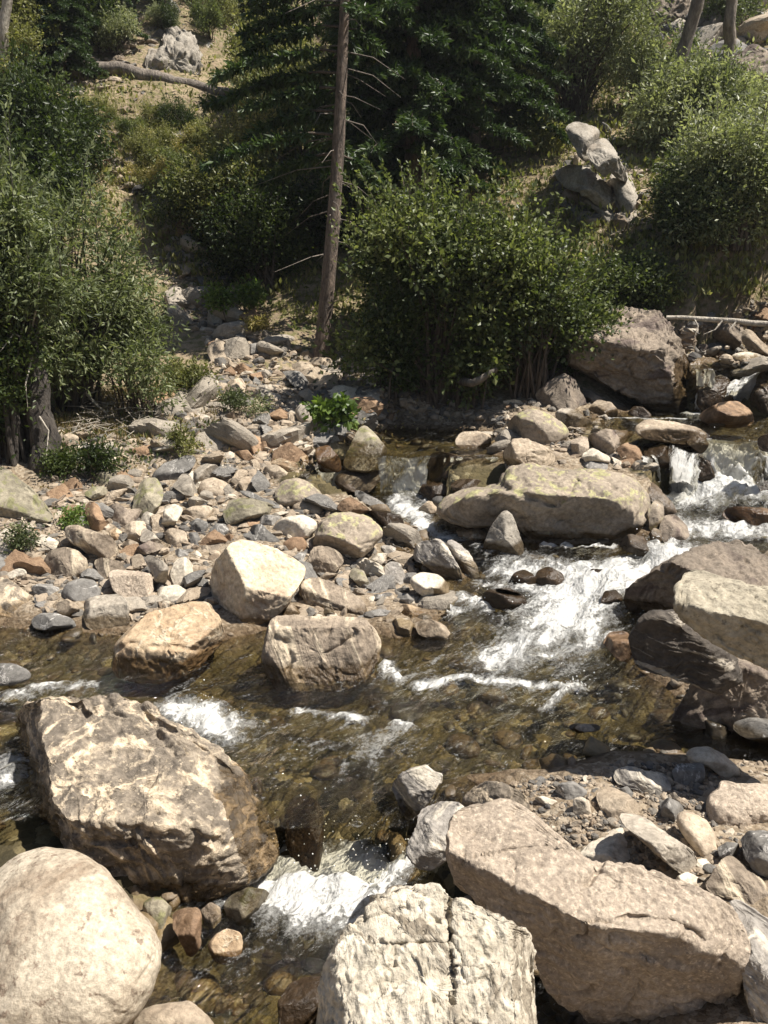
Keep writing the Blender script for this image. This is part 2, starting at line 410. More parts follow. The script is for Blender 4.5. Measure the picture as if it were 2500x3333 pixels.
# ------------------------------------------------------------------ water
def water_mat(name, vec_from, tint=(.80, .765, .62), cover=.93, off=-3.08, sheen=1.0, vl=.45):
    m = bpy.data.materials.new(name); t = NT(m)
    if vec_from == 'flow':
        mp = t.n('Mapping', _vector_type='TEXTURE', Vector=t.n('TexCoord').outputs['Object'], Rotation=(0, 0, R(-37)), Scale=(1.0, 2.6, 1))
        v = mp.outputs[0]; s = 1.0
    else:
        v = t.n('CombineXYZ', i0=t.math('MULTIPLY', t.attr('fu'), 3.2), i1=t.math('MULTIPLY', t.attr('fv'), .8), i2=0.0).outputs[0]; s = .9
    na = t.noise(v, 7 * s, 7, .66, 1.2); nb = t.noise(t.n('TexCoord').outputs['Object'] if vec_from == 'flow' else v, 42 * s, 5, .7)
    n = t.math('ADD', t.math('MULTIPLY', na, .65), t.math('MULTIPLY', nb, .45))
    val = t.math('ADD', t.math('MULTIPLY', t.attr('foam'), 1.45), t.math('MULTIPLY_ADD', n, 4.8, off))
    veil = t.mapr(t.math('ADD', t.attr('foam'), t.math('MULTIPLY', t.math('SUBTRACT', na, .5), .9)), .30, 1.15, 0, vl)
    f = t.math('MINIMUM', t.math('ADD', t.math('MULTIPLY', t.mapr(val, 0, .75), cover), veil), cover)
    hh = t.math('ADD', t.math('MULTIPLY', t.noise(v, 9, 3, .5, .5), 1.3), t.math('MULTIPLY', t.noise(v, 34, 4, .6), .45))
    b = t.n('Bump', Height=t.math('ADD', hh, t.math('MULTIPLY', f, .4)), Strength=1.0, Distance=.07)
    tr = t.n('BsdfTransparent', Color=(*tint, 1))
    gl = t.n('BsdfGlossy', Color=(1, 1, 1, 1), Roughness=.05, Normal=b)
    fr = t.n('Fresnel', IOR=1.33, Normal=b)
    w = t.n('MixShader', i0=t.math('MULTIPLY', fr, sheen), i1=tr, i2=gl)
    df = t.n('BsdfDiffuse', Color=(.92, .91, .87, 1), Normal=b)
    tl = t.n('BsdfTranslucent', Color=(.95, .94, .90, 1))
    fm = t.n('MixShader', i0=.45, i1=df, i2=tl)
    t.n('OutputMaterial', Surface=t.n('MixShader', i0=f, i1=w, i2=fm))
    return m
MW = water_mat('stream water', 'flow'); MF = water_mat('falling water', 'fall', (.9, .88, .8), .95, -2.75, .30, .08)
# white water: strokes of (points in photo pixels / 1.507, half width m, strength)
STROKES = [([(1455,1200),(1340,1245),(1250,1290),(1205,1340)],.36,1.0), ([(1205,1340),(1150,1390),(1080,1430)],.26,.72), ([(1120,1225),(1180,1235),(1300,1240)],.28,.80), ([(1150,1330),(1260,1345),(1300,1385)],.14,.72), ([(1300,1385),(1130,1425),(1060,1445)],.10,.72),
  ([(900,1482),(1000,1470),(1130,1478),(1250,1492)],.06,.82), ([(1245,1480),(1180,1535)],.05,.78), ([(1000,1290),(1050,1312)],.10,.8), ([(1050,1265),(1140,1275)],.12,.55), ([(380,1535),(440,1545),(480,1580)],.15,1.0),
  ([(640,1535),(780,1560)],.05,.66), ([(840,1440),(855,1470)],.07,.75), ([(60,1490),(190,1480)],.07,.6), ([(850,1565),(890,1575)],.05,.72), ([(865,1080),(900,1120),(960,1165)],.18,.74), ([(870,1062),(930,1075)],.16,.9),
  ([(1490,1085),(1660,1085),(1800,1085)],.38,1.0), ([(1470,1140),(1660,1150),(1800,1150)],.25,.78), ([(1430,1180),(1480,1150)],.15,.85), ([(1300,903),(1480,905)],.035,.85), ([(1490,895),(1540,893)],.1,.95),
  ([(610,1870),(700,1880),(790,1880)],.22,1.08), ([(610,1925),(740,1950)],.25,.98), ([(840,1840),(860,1870)],.1,.7), ([(925,1315),(985,1325)],.05,.95), ([(1175,1178),(1325,1182)],.035,1.0), ([(0,1690),(20,1650)],.12,.7), ([(0,1500),(60,1500)],.1,.55),
  ([(700,1045),(760,1050)],.1,.7), ([(1290,1095),(1350,1165)],.05,.4), ([(880,1450),(1100,1440),(1240,1420)],.3,.30), ([(560,1600),(900,1600)],.3,.24), ([(1040,1180),(1180,1215)],.15,.5)]
def foam_at(xy, wf):
    f = np.zeros(len(xy))
    for pts, hw, st in STROKES:
        pw = []
        for a, b in pts:
            z = .1
            for _ in range(4):
                p = at_z(a * K, b * K, z); z = float(wf(p[None, :2])[0])
            pw.append(p[:2])
        for a, b in zip(pw[:-1], pw[1:]):
            ab = b - a; tt = np.clip(((xy - a) @ ab) / (ab @ ab), 0, 1)
            dd = np.linalg.norm(xy - a - tt[:, None] * ab, axis=1)
            f = np.maximum(f, st * np.exp(-(dd / hw) ** 2 * .9))
    return f
FLOW = np.array([-.6, -.8]); CROSS = np.array([.8, -.6])
for k, step, nm, lab in (('main', .03, 'stream_water', 'amber clear stream water with white rapids'), ('low', .03, 'pool_water', 'small lower pool with white splash between the near boulders'), ('pl', .04, 'pool_water', 'calm dark pool above the small left falls'), ('pr', .04, 'pool_water', 'dark pool above the right white falls'), ('pt', .05, 'pool_water', 'water behind the high thin falls')):
    lo, hi = PW[k].min(0) - .3, PW[k].max(0) + .3
    ax, ay = np.arange(lo[0], hi[0], step), np.arange(lo[1], hi[1], step)
    X, Y = np.meshgrid(ax, ay); q = np.c_[X.ravel(), Y.ravel()]
    d_ = poly_dist(q, PW[k]); keep = d_ > -.10
    w = WF[k](q); fo = foam_at(q, WF[k]) if k in ('main', 'low', 'pr') else np.zeros(len(q))
    s, c = q @ FLOW, q @ CROSS
    wv = .016 * fbm(np.c_[s * 2.2, c * 4.0, s * 0], 3) + .008 * fbm(np.c_[s * 7, c * 10, s * 0 + 4], 2)
    wv += fo * (.11 * fbm(np.c_[s * 3.0, c * 7.0, fo * 2], 4) + .022 * fbm(np.c_[s * 8, c * 18, fo], 3) + .03)
    if k == 'main':
        bm = at_z(1575 * K, 1068 * K, .5)[:2]; wv += .22 * np.exp(-((q - bm) ** 2).sum(1) / .16) * (1 + .5 * fbm(np.c_[q * 6, q[:, :1] * 0], 3))
    if k in ('pl', 'pr', 'pt'): wv *= .5
    z = w + wv
    idx = np.arange(len(q)).reshape(len(ay), len(ax))
    Fq = np.stack([idx[:-1, :-1], idx[:-1, 1:], idx[1:, 1:], idx[1:, :-1]], -1).reshape(-1, 4)
    Fq = Fq[keep[Fq].all(1)]
    used = np.unique(Fq); rm = np.full(len(q), -1); rm[used] = np.arange(len(used))
    link(nm, mesh_np(nm, np.c_[q, z][used], rm[Fq], MW, True, {'foam': fo[used]}), kind='structure', label=lab)
FALLS = [((962,990),(1000,990),.81,(958,1045),(990,1048),.45,.75,'thin trickle over the black ledge'), ((1048,990),(1082,988),.81,(1052,1042),(1078,1046),.45,.8,'thin trickle at the right end of the black ledge'),
  ((1393,985),(1412,985),.9,(1402,1048),(1428,1052),.5,.85,'narrow trickle left of the curtain'), ((1506,796),(1542,797),1.53,(1508,888),(1532,888),1.0,1.0,'high thin falls')]
for fi_, (t0, t1, zt, b0, b1, zb, fo, lab) in enumerate(FALLS):
    A0, A1 = at_z(t0[0] * K, t0[1] * K, zt), at_z(t1[0] * K, t1[1] * K, zt); C0, C1 = at_z(b0[0] * K, b0[1] * K, zb), at_z(b1[0] * K, b1[1] * K, zb)
    Lw = np.linalg.norm(A1 - A0); drop = zt - zb; r_ = np.random.default_rng(900 + fi_)
    nr_ = int(max(3, Lw / .075 * (.45 + fo))); Vs, Fs, fo_, fu_, fv_, base = [], [], [], [], [], 0
    for k_ in range(nr_):                       # the fall is made of many overlapping strands
        uc = (k_ + r_.random()) / nr_; hw = r_.uniform(.012, .075) * (1 if Lw > .25 else .7); top = r_.uniform(-.16, .05); end = r_.uniform(.7, 1.03)
        nv = max(12, int(drop / .02)); vv = np.linspace(top, end, nv); vp = np.clip(vv, 0, 1.05)
        un = uc + r_.normal() * .03 * vp
        ctr = A0 + (A1 - A0) * np.clip(un, 0, 1)[:, None]; bot = C0 + (C1 - C0) * np.clip(un, 0, 1)[:, None]
        P = ctr.copy(); P[:, :2] += (bot - ctr)[:, :2] * (vp ** r_.uniform(.6, .95))[:, None]; P[:, 2] += (bot - ctr)[:, 2] * vp ** r_.uniform(1.2, 1.7)
        P[:, 1] += np.where(vv < 0, -vv * .6, 0) - r_.uniform(.0, .06) * sstep(.05, .4, vp)
        wd = hw * np.interp(vp, [0, .3, 1], [.7, 1.0, r_.uniform(.9, 1.9)]) * (1 + .35 * perlin(np.c_[vp * 9, vp * 0 + k_ * 3.3, vp * 0]))
        cs = np.linspace(-1, 1, 7)
        side = (A1 - A0) / Lw
        V = P[:, None] + side * (wd[:, None] * cs)[..., None]
        V[..., 1] -= (wd[:, None] * np.sqrt(np.clip(1 - cs ** 2, 0, 1))) * .7
        V += .012 * np.stack([perlin(V.reshape(-1, 3) * 22 + q) for q in (0, 9, 18)], 1).reshape(V.shape)
        idx = np.arange(nv * 7).reshape(nv, 7) + base
        Fs.append(np.stack([idx[1:, :-1], idx[1:, 1:], idx[:-1, 1:], idx[:-1, :-1]], -1).reshape(-1, 4)); Vs.append(V.reshape(-1, 3)); base += nv * 7
        f_ = np.clip(fo * r_.uniform(.75, 1.2) * (.75 + .35 * sstep(0, .8, vp)) * sstep(top, top + .15, vv) * sstep(end + .02, end - .12, vv), 0, 1.1)
        fo_.append((f_[:, None] * (1 - .35 * np.abs(cs) ** 3)).ravel()); fu_.append((uc * Lw + cs * hw + 0 * P[:, :1]).ravel()); fv_.append((vp[:, None] * drop + 0 * cs + k_ * 1.7).ravel())
    link('waterfall', mesh_np('waterfall', np.concatenate(Vs), np.concatenate(Fs), MF, True, {'foam': np.concatenate(fo_), 'fu': np.concatenate(fu_), 'fv': np.concatenate(fv_)}), kind='structure', label=lab)
# frothing cascades: a rough ramp of white water
for t0, t1, zt, b0, b1, zb, dsp_, lab in (((1520,948),(1720,958),1.0,(1462,1085),(1740,1095),.42,.09,'frothy cascade of the big right falls'), ((668,1012),(738,1004),.60,(655,1060),(752,1056),.40,.03,'little white cascade above the dark slab'), ((1588,822),(1656,798),1.5,(1556,872),(1622,876),1.08,.05,'white cascade sliding down the ribbed boulder'), ((815,988),(930,987),.80,(822,1070),(918,1074),.38,.045,'left falls of the stream, widest curtain'), ((1445,962),(1520,985),.98,(1442,1068),(1500,1078),.44,.03,'curtain of water over the dark ledge')):
    A0, A1 = at_z(t0[0] * K, t0[1] * K, zt), at_z(t1[0] * K, t1[1] * K, zt); C0, C1 = at_z(b0[0] * K, b0[1] * K, zb), at_z(b1[0] * K, b1[1] * K, zb)
    nu, nv = max(20, int(np.linalg.norm(A1 - A0) / .014)), max(40, int(np.linalg.norm(A0 - C0) / .012))
    u, v = np.meshgrid(np.linspace(0, 1, nu), np.linspace(0, 1, nv)); u, v = u.ravel(), v.ravel()
    Lr = np.linalg.norm(A1 - A0)
    u2 = np.clip(u + .05 * perlin(np.c_[v * 4, u * 3, u * 0 + zt]), 0, 1)
    P = (A0 + (A1 - A0) * u2[:, None]) * (1 - v[:, None]) + (C0 + (C1 - C0) * u2[:, None]) * v[:, None]
    P[:, 2] += -.25 * (zt - zb) * np.sin(np.pi * v) * (v > .4) * 0 + .16 * (zt - zb) * np.sin(np.pi * v)
    P[:, 2] += .035 * perlin(np.c_[u * Lr * 5, u * 0 + zt, u * 0]) * (1 - v); P[:, 1] -= .06 * perlin(np.c_[u * Lr * 4, u * 0 + zt + 5, v * 2]) * sstep(0, .3, v)
    q = P * 1.0
    P[:, 2] += dsp_ * sstep(0, .2, v) * (fbm(np.c_[q[:, 0] * 7, q[:, 1] * 4, q[:, 2] * 3], 4) * 1.3 + .5 * fbm(q * 22, 3)); P[:, 1] -= dsp_ * .8 * fbm(q * 9 + 5, 3) * sstep(0, .2, v)
    idx = np.arange(nu * nv).reshape(nv, nu)
    Fq = np.stack([idx[1:, :-1], idx[1:, 1:], idx[:-1, 1:], idx[:-1, :-1]], -1).reshape(-1, 4)
    ed = np.minimum(u, 1 - u)
    fo = (.92 + .45 * sstep(.05, .5, v)) * (.35 + .65 * sstep(0, .16, ed)) * sstep(0, .06, v) * (1 - .5 * sstep(.9, 1, v)) + .42 * fbm(np.c_[u * np.linalg.norm(A1 - A0) * 10, v * 1.5, u * 0 + 3], 3)
    if Lr > 1.2: fo = fo * .55 + .62 * (.3 + .7 * sstep(0, .1, ed)) * sstep(0, .08, v)
    if 'curtain of' in lab: fo = fo * .45
    if Lr < 1.2: fo = fo * (.25 + .85 * sstep(-.22, .12, perlin(np.c_[u * Lr * 7 + v * .6, v * .5, u * 0 + zt * 3])))
    link('waterfall', mesh_np('waterfall', P, Fq, MF, True, {'foam': fo, 'fu': u * np.linalg.norm(A1 - A0), 'fv': v * np.linalg.norm(A0 - C0)}), kind='structure', label=lab)
# spray thrown up round the falls and rapids
mdrop = bpy.data.materials.new('spray'); t = NT(mdrop)
t.n('OutputMaterial', Surface=t.n('BsdfPrincipled', Base__Color=(.9, .9, .88, 1), Roughness=.15))
sp = []
for (a, b, z, r, hgt, n) in ((700,1850,-.36,.35,.22,150),(800,1860,-.36,.25,.2,90),(870,1058,.42,.2,.2,70),(1570,1065,.5,.5,.4,190),(1440,1200,.33,.2,.25,80),(430,1545,.0,.15,.12,60),(1240,1485,.03,.12,.12,40),(1520,885,1.02,.12,.3,50),(1100,1280,.15,.2,.1,50),(1180,1330,.12,.4,.1,70),(1480,1040,.5,.3,.4,60)):
    c = at_z(a * K, b * K, z)
    q = rng.normal(size=(n, 3)) * [r * .6, r * .5, 0] + c; q[:, 2] += np.abs(rng.exponential(hgt * .35, n)); sp.append(q)
sp = np.concatenate(sp); sr = rng.uniform(.002, .006, len(sp))
octa = np.array([[1,0,0],[-1,0,0],[0,1,0],[0,-1,0],[0,0,1.3],[0,0,-1.3]]); of = np.array([[0,2,4],[2,1,4],[1,3,4],[3,0,4],[2,0,5],[1,2,5],[3,1,5],[0,3,5]])
link('spray', mesh_np('spray', (sp[:, None] + octa[None] * sr[:, None, None]).reshape(-1, 3), (of[None] + 6 * np.arange(len(sp))[:, None, None]).reshape(-1, 3), mdrop), kind='stuff', label='white droplets thrown up by the rapids and falls')
# ------------------------------------------------------------------ rocks
CROP = {'A': (0, 0, 1.3272), 'B': (1250, 0, 1.3272), 'C': (0, 900, 1.3272), 'D': (1250, 900, 1.3272), 'E': (0, 1700, 1.3272), 'F': (1250, 1700, 1.3272),
        'G': (0, 2433, 1.3272), 'H': (1250, 2433, 1.3272), 'I': (0, 1400, 2.37), 'J': (600, 1400, 2.37), 'K': (1900, 1000, 2.765), 'P': (0, 0, .6636), 'S': (0, 0, 1)}
OUTLINES = []
def vnormals(V, F):
    N = np.zeros_like(V)
    for f in F:
        fn = np.cross(V[f[:, 1]] - V[f[:, 0]], V[f[:, -1]] - V[f[:, 0]])
        for k in range(f.shape[1]): np.add.at(N, f[:, k], fn)
    return N / (np.linalg.norm(N, axis=1)[:, None] + 1e-12)
def wetness(P, reach=.12):
    w = np.zeros(len(P))
    for k in POLY:
        m = poly_dist(P[:, :2], PW[k]) > -.25
        if m.any(): w[m] = np.maximum(w[m], sstep(reach, .0, P[m, 2] - WF[k](P[m, :2])))
    return w
ROCK_N = [0]
def rock(crop, name, cat, label, mat, pts, T=.8, Tb=.8, lean=36, cuts=None, nrand=9, p=3.3, amp=.055, fr=1.5, crack=.04, base=None, ext=.14, wet=None, res=None, d=None, soft=1, foot=None, cleft=None, shatter=0.0, strata=None, f=(.38, .78), reach=.2):
    ROCK_N[0] += 1; seed = ROCK_N[0]; rg = np.random.default_rng(seed * 7 + 3)
    ox, oy, sc = CROP[crop]
    P2 = np.array(eval('[' + pts + ']'), float) / sc + (ox, oy)
    OUTLINES.append(P2.copy())
    ib = P2[:, 1].argmax(); h = P2[:, 1].max() - P2[:, 1].min()
    cpx = np.array(base, float) if base is not None else P2[ib].copy()
    y0 = P2[:, 1].max() - .4 * h
    P2[:, 1] += ext * h * np.clip((P2[:, 1] - y0) / (.4 * h), 0, 1)
    # polar form of the outline round its middle
    x, y = P2[:, 0], P2[:, 1]; x2, y2 = np.roll(x, -1), np.roll(y, -1); cr = x * y2 - x2 * y; a = cr.sum() / 2
    c = np.array([((x + x2) * cr).sum(), ((y + y2) * cr).sum()]) / (6 * a)
    size_px = math.sqrt(abs(a))
    if res is None: res = (int(np.clip(size_px * .5, 48, 330)), int(np.clip(size_px * .19, 14, 120)))
    nt, nr = res
    th = np.linspace(0, 2 * np.pi, nt, endpoint=False); u = np.stack([np.cos(th), np.sin(th)], 1)
    B = np.zeros(nt)
    for i in range(len(P2)):
        a0, a1 = P2[i] - c, P2[(i + 1) % len(P2)] - c; e = a1 - a0
        den = u[:, 0] * e[1] - u[:, 1] * e[0]; den = np.where(abs(den) < 1e-9, 1e-9, den)
        tt = (a0[0] * e[1] - a0[1] * e[0]) / den; ss = (a0[0] * u[:, 1] - a0[1] * u[:, 0]) / den
        ok = (tt > 0) & (ss >= -1e-6) & (ss <= 1 + 1e-6)
        B = np.where(ok, np.maximum(B, tt), B)
    ks = max(1, nt // 110)
    for _ in range(1):
        B = sum(np.roll(B, k) for k in range(-ks, ks + 1)) / (2 * ks + 1)
    hit = CAM + ray(*cpx) * d if d is not None else ground_hit(*cpx)
    lam = R(lean); n0 = np.array([0, -math.cos(lam), math.sin(lam)])
    fi = np.linspace(0, np.pi / 2, nr + 1)[1:]
    rho_f = np.sin(fi) ** (2 / p); h_f = np.cos(fi) ** (2 / p)
    nb = max(5, nr // 3); fb = np.linspace(np.pi / 2, np.pi, nb + 1)[1:-1]
    rho_b = np.sin(fb) ** (2 / p); h_b = -np.abs(np.cos(fb)) ** (2 / p) * (Tb / T)
    rho = np.concatenate([[1e-4], rho_f, rho_b, [1e-4]]); hh = np.concatenate([[1.0], h_f, h_b, [-Tb / T]])
    hh[nr] = 0
    px = c[0] + rho[:, None] * B * u[:, 0]; py = c[1] + rho[:, None] * B * u[:, 1]
    D = ray(px.ravel(), py.ravel()); H = np.repeat(hh, nt)
    def build(P0):
        tp = ((P0 - CAM) @ n0) / (D @ n0)
        rim = CAM + D[nr * nt:(nr + 1) * nt] * tp[nr * nt:(nr + 1) * nt, None]
        Rm = .5 * math.sqrt(np.ptp(rim[:, 0]) * np.linalg.norm(np.ptp(rim[:, 1:], axis=0)))
        return tp, rim.mean(0), Rm
    tp, mid, Rm = build(hit)
    def shape(tp, mid, Rm):
        off = H * T * Rm
        rim0 = slice(nr * nt, (nr + 1) * nt)
        P = CAM + D * (tp - off)[:, None]
        cs = list(cuts or [])
        r2 = np.random.default_rng(seed)
        for _ in range(nrand):
            v = np.array([0, -.55, .5]) + r2.normal(size=3) * .7
            cs.append((tuple(v), r2.uniform(*f)))
        fm = H >= 0
        low = np.full(len(P), -1.7 * Rm * T) 
        for nv, fr_ in cs:
            nv = np.array(nv, float); nv /= np.linalg.norm(nv)
            s = (P - mid) @ nv; o = fr_ * s[fm].max(); nd = D @ nv
            m = fm & (s > o) & (nd < -.12)
            mv = np.zeros(len(P)); mv[m] = (s[m] - o) / -nd[m]
            off = np.where(m, np.maximum(off - mv, low), off)
            off = np.where(H < 0, np.tile(off[rim0], nr + nb + 1) + H * T * Rm, off)
            P = CAM + D * (tp - off)[:, None]
        return P
    P = shape(tp, mid, Rm)
    # slide along the sight line until the foot of the rock meets the ground or water there
    q = np.hypot(px.ravel()[:(nr + 1) * nt] - cpx[0], py.ravel()[:(nr + 1) * nt] - cpx[1]).argmin()
    k = np.linalg.norm(hit - CAM) / np.linalg.norm(P[q] - CAM)
    tp, mid, Rm = build(CAM + (hit - CAM) * k)
    P = shape(tp, mid, Rm)
    V = P.reshape(nr + nb + 1, nt, 3)
    V = np.concatenate([V[0].mean(0)[None], V[1:-1].reshape(-1, 3), V[-1].mean(0)[None]])
    nrow = nr + nb - 1
    idx = 1 + np.arange(nrow * nt).reshape(nrow, nt); nx = np.roll(idx, -1, 1)
    Q = np.stack([idx[:-1], idx[1:], nx[1:], nx[:-1]], -1).reshape(-1, 4)
    f0 = np.stack([np.zeros(nt, int), idx[0], nx[0]], -1); f1 = np.stack([np.full(nt, 1 + nrow * nt), nx[-1], idx[-1]], -1)
    F = [Q[:, ::-1], f0[:, ::-1], f1[:, ::-1]]
    # soften the chipped edges a touch, then weather the surface
    for _ in range(soft):
        G = V[1:-1].reshape(nrow, nt, 3)
        S = (np.roll(G, 1, 1) + np.roll(G, -1, 1)) / 2; S[1:-1] = (S[1:-1] + (G[:-2] + G[2:]) / 2) / 2
        G = .55 * G + .45 * S; V[1:-1] = G.reshape(-1, 3)
    if cleft:                                   # cracks and ledges: (line, half width, depth as a share of the size)
        pxm, pym = px.reshape(-1, nt)[1:nr + 1].ravel(), py.reshape(-1, nt)[1:nr + 1].ravel(); m_ = len(pxm)
        for ln, cw, cd in cleft:
            lp = np.array(ln, float) / sc + (ox, oy); wob = 5 * fbm(np.c_[pxm / 40, pym / 40, pxm * 0 + seed], 3)
            dm = np.full(m_, 1e9); q_ = np.c_[pxm + wob, pym + wob * .7]
            for a_, b_ in zip(lp[:-1], lp[1:]):
                e_ = b_ - a_; t_ = np.clip(((q_ - a_) @ e_) / (e_ @ e_), 0, 1); dm = np.minimum(dm, np.linalg.norm(q_ - a_ - t_[:, None] * e_, axis=1))
            g_ = np.exp(-(dm / cw) ** 2) * (.7 + .6 * fbm(np.c_[pxm / 30, pym / 30, pxm * 0 + 9], 2))
            V[1:1 + m_] += D.reshape(-1, nt, 3)[1:nr + 1].reshape(-1, 3) * (g_ * cd * Rm)[:, None]
    N = vnormals(V, F)
    if (N[0] @ D[0]) > 0: N = -N; F = [g[:, ::-1] for g in F]
    q3 = (V - mid) / Rm * fr + seed * 3.1; qa = (V - mid) * 9.0 + seed
    wq = q3 + .35 * np.stack([fbm(q3 + 9, 2), fbm(q3 + 19, 2), fbm(q3 + 29, 2)], 1)
    dsp = amp * fbm(wq, 5, .55)
    if crack > .015:
        for cs_, cw_ in ((.75, .020), (1.6, .022)):
            dsp -= crack * .6 * np.exp(-(perlin(wq * cs_ + 60 + cs_) / cw_) ** 2) * sstep(-.1, .25, perlin(wq * .8 + 77))
    if crack: dsp -= crack * sstep(.80, .97, ridged(wq * .9, 3)) ; dsp += crack * .6 * (ridged(wq * 3.1, 3) - .5)
    if strata:                                  # (normal of the layers, amount, layers per size)
        sn = np.array(strata[0], float); sn /= np.linalg.norm(sn)
        s1 = wq @ sn * strata[2] / fr + .5 * fbm(q3 * .8, 3)
        saw = s1 * 1.3 - np.floor(s1 * 1.3); dsp += strata[1] * .9 * (np.where(saw < .86, saw / .86, (1 - saw) / .14) - .5) * sstep(-.35, .25, perlin(q3 * 1.1 + 40))
        dsp += strata[1] * (perlin(np.c_[s1, q3[:, 0] * .25, q3[:, 2] * .25]) + .5 * perlin(np.c_[s1 * 2.7, q3[:, 1] * .3, q3[:, 2] * .3 + 7]))
    if shatter:                                 # blocks that have broken away along joints
        r3 = np.random.default_rng(seed + 50); Qm, _ = np.linalg.qr(r3.normal(size=(3, 3)))
        for kk, am in ((1.6, 1.0), (3.7, .55)):
            cell = np.floor((q3 + .10 * np.stack([perlin(q3 * 2 + a_) for a_ in (0, 8, 16)], 1)) @ Qm * np.array([kk, kk * .8, kk * 1.9])).astype(int) & 255
            hsh = _perm[_perm[_perm[cell[:, 0]] + cell[:, 1]] + cell[:, 2]] / 255.0
            dsp += shatter * am * (hsh - .5)
    V = V + N * (dsp * Rm + (.0 if crack < .015 else 1.0) * min(Rm, .5) * (.030 * fbm(qa, 4, .6) + .018 * (ridged(qa * 1.7, 3) - .6)))[:, None]
    if foot: V[:, 2] -= np.maximum(0, foot[0] - V[:, 2]) * foot[1]
    loc = np.array([mid[0], mid[1], V[:, 2].min()])
    w = wetness(V, reach) if wet is None else np.full(len(V), wet)
    if ROCK_SINK.get(label): V[:, 2] -= ROCK_SINK[label]
    me = mesh_np(name, V, F, M[mat], True, {'wet': w}, loc)
    return link(name, me, loc, label=label, cat=cat)
ROCK_SINK = {}
B_, S_ = 'boulder', 'stone'
# --- near bank
rock('H','boulder',B_,'big pinkish tan boulder with a bent top, right of the pale schist block','pink','(275,300),(345,245),(430,240),(545,215),(600,260),(680,330),(770,410),(880,505),(960,515),(1100,520),(1260,575),(1400,620),(1500,690),(1560,770),(1578,870),(1560,960),(1530,1050),(1490,1120),(1400,1150),(1250,1165),(1080,1165),(900,1150),(780,1090),(700,1000),(640,880),(600,770),(480,720),(380,650),(300,580),(265,450)',
     T=1.0,lean=50,p=2.6,nrand=0,cuts=[((.12,-.2,.97),.42),((-.5,-.80,-.32),.36),((-.05,-.93,-.36),.36),((.4,-.6,.5),.72)],amp=.055,crack=.06,f=(.7,.9),ext=.04,soft=9,cleft=[([(415,462),(480,455),(560,438),(680,430),(775,428)],5,.045),([(552,470),(565,540),(555,620)],6,.05),([(1010,740),(1120,735),(1230,745),(1330,790),(1390,840)],10,.07),([(950,850),(1060,880),(1160,900)],12,.06)],shatter=.012,strata=((-.3,.3,.9),.012,5))
rock('G','boulder',B_,'cream rounded granite boulder speckled brown, below the veined boulder','cream','(-160,720),(-90,600),(0,520),(80,460),(180,432),(280,440),(380,470),(450,520),(520,600),(580,680),(650,770),(690,860),(690,950),(660,1050),(600,1140),(540,1194),(450,1260),(200,1310),(-160,1310)',
     T=.75,lean=48,p=2.1,nrand=0,cuts=[((-.5,-.5,.6),.93)],amp=.035,crack=.014,ext=.05)
rock('S','boulder',B_,'massive veined gneiss boulder tilted over the stream','veined','(62,2330),(75,2300),(136,2261),(218,2261),(241,2276),(316,2256),(377,2258),(422,2273),(482,2303),(543,2340),(603,2371),(663,2405),(723,2446),(775,2490),(812,2540),(822,2576),(866,2636),(897,2682),(904,2742),(882,2802),(814,2833),(723,2878),(640,2900),(557,2919),(490,2893),(422,2866),(362,2840),(286,2795),(226,2765),(188,2720),(143,2667),(120,2606),(105,2546),(113,2493),(90,2463),(62,2400)',
     T=.85,lean=46,p=2.6,nrand=2,cuts=[((.08,-.3,.95),.46),((-.85,-.45,.15),.84),((.0,-1,-.08),.62),((.5,-.1,.8),.66)],amp=.05,crack=.05,cleft=[([(240,2276),(250,2300),(275,2320)],8,.12),([(110,2560),(170,2480),(230,2470)],7,.05),([(300,2740),(420,2745),(490,2720),(510,2650)],7,.06),([(480,2330),(600,2400),(700,2470),(800,2560)],8,.05)],shatter=.03,strata=((.6,.2,.55),.03,5.5),f=(.75,.9),ext=.05,soft=4)
rock('H','boulder',B_,'pale grey layered schist block split by a vertical crack','schist','(-40,650),(0,640),(40,610),(130,600),(210,590),(265,625),(280,650),(340,660),(430,700),(520,740),(560,780),(620,800),(650,900),(670,1010),(668,1194),(660,1330),(300,1400),(-320,1350),(-310,1194),(-280,1080),(-275,990),(-220,900),(-180,800),(-100,730)',
     T=.55,lean=44,p=3.6,nrand=1,cuts=[((.02,-.42,.91),.40),((.93,-.15,.3),.80),((-.9,-.3,.3),.80)],amp=.045,crack=.04,strata=((.92,.2,.15),.012,6),f=(.8,.9),ext=.0,fr=2.2,d=2.45,foot=(.84,2.6),shatter=.05,cleft=[([(278,640),(272,720),(285,800),(282,880),(300,980),(285,1100)],9,.16),([(-20,845),(80,850),(160,842),(275,850)],7,.08),([(285,810),(330,900),(345,1000)],6,.06),([(290,940),(420,960)],6,.06),([(95,640),(100,720),(90,800)],6,.05)])
rock('H','boulder',B_,'white veined boulder peeking out behind the pinkish tan boulder','veined','(330,260),(345,215),(375,180),(430,150),(510,148),(570,180),(620,215),(628,262),(600,330),(420,330)',T=.7,lean=45,wet=0,amp=.06,crack=.06)
rock('H','boulder',B_,'wet ledge rock with white streaks beside the small drop','streak','(95,440),(130,350),(160,270),(200,245),(250,235),(330,238),(360,270),(340,330),(300,420),(260,470),(190,505),(140,490)',T=.7,lean=40,amp=.07,crack=.06,d=4.15,reach=.5,strata=((.4,.2,.8),.03,6))
rock('H','stone',S_,'white and grey streaked stone at the lip of the small drop','streak','(28,175),(60,120),(120,90),(190,75),(215,105),(270,110),(235,170),(190,230),(120,290),(68,262),(48,205)',T=.6,lean=45,amp=.08,strata=((.7,.2,-.5),.05,7),reach=.05)
rock('H','stone',S_,'dark grey stone with pale lines half in the shallows','slate','(730,195),(760,152),(820,145),(885,190),(865,212),(780,228),(732,218)',lean=45)
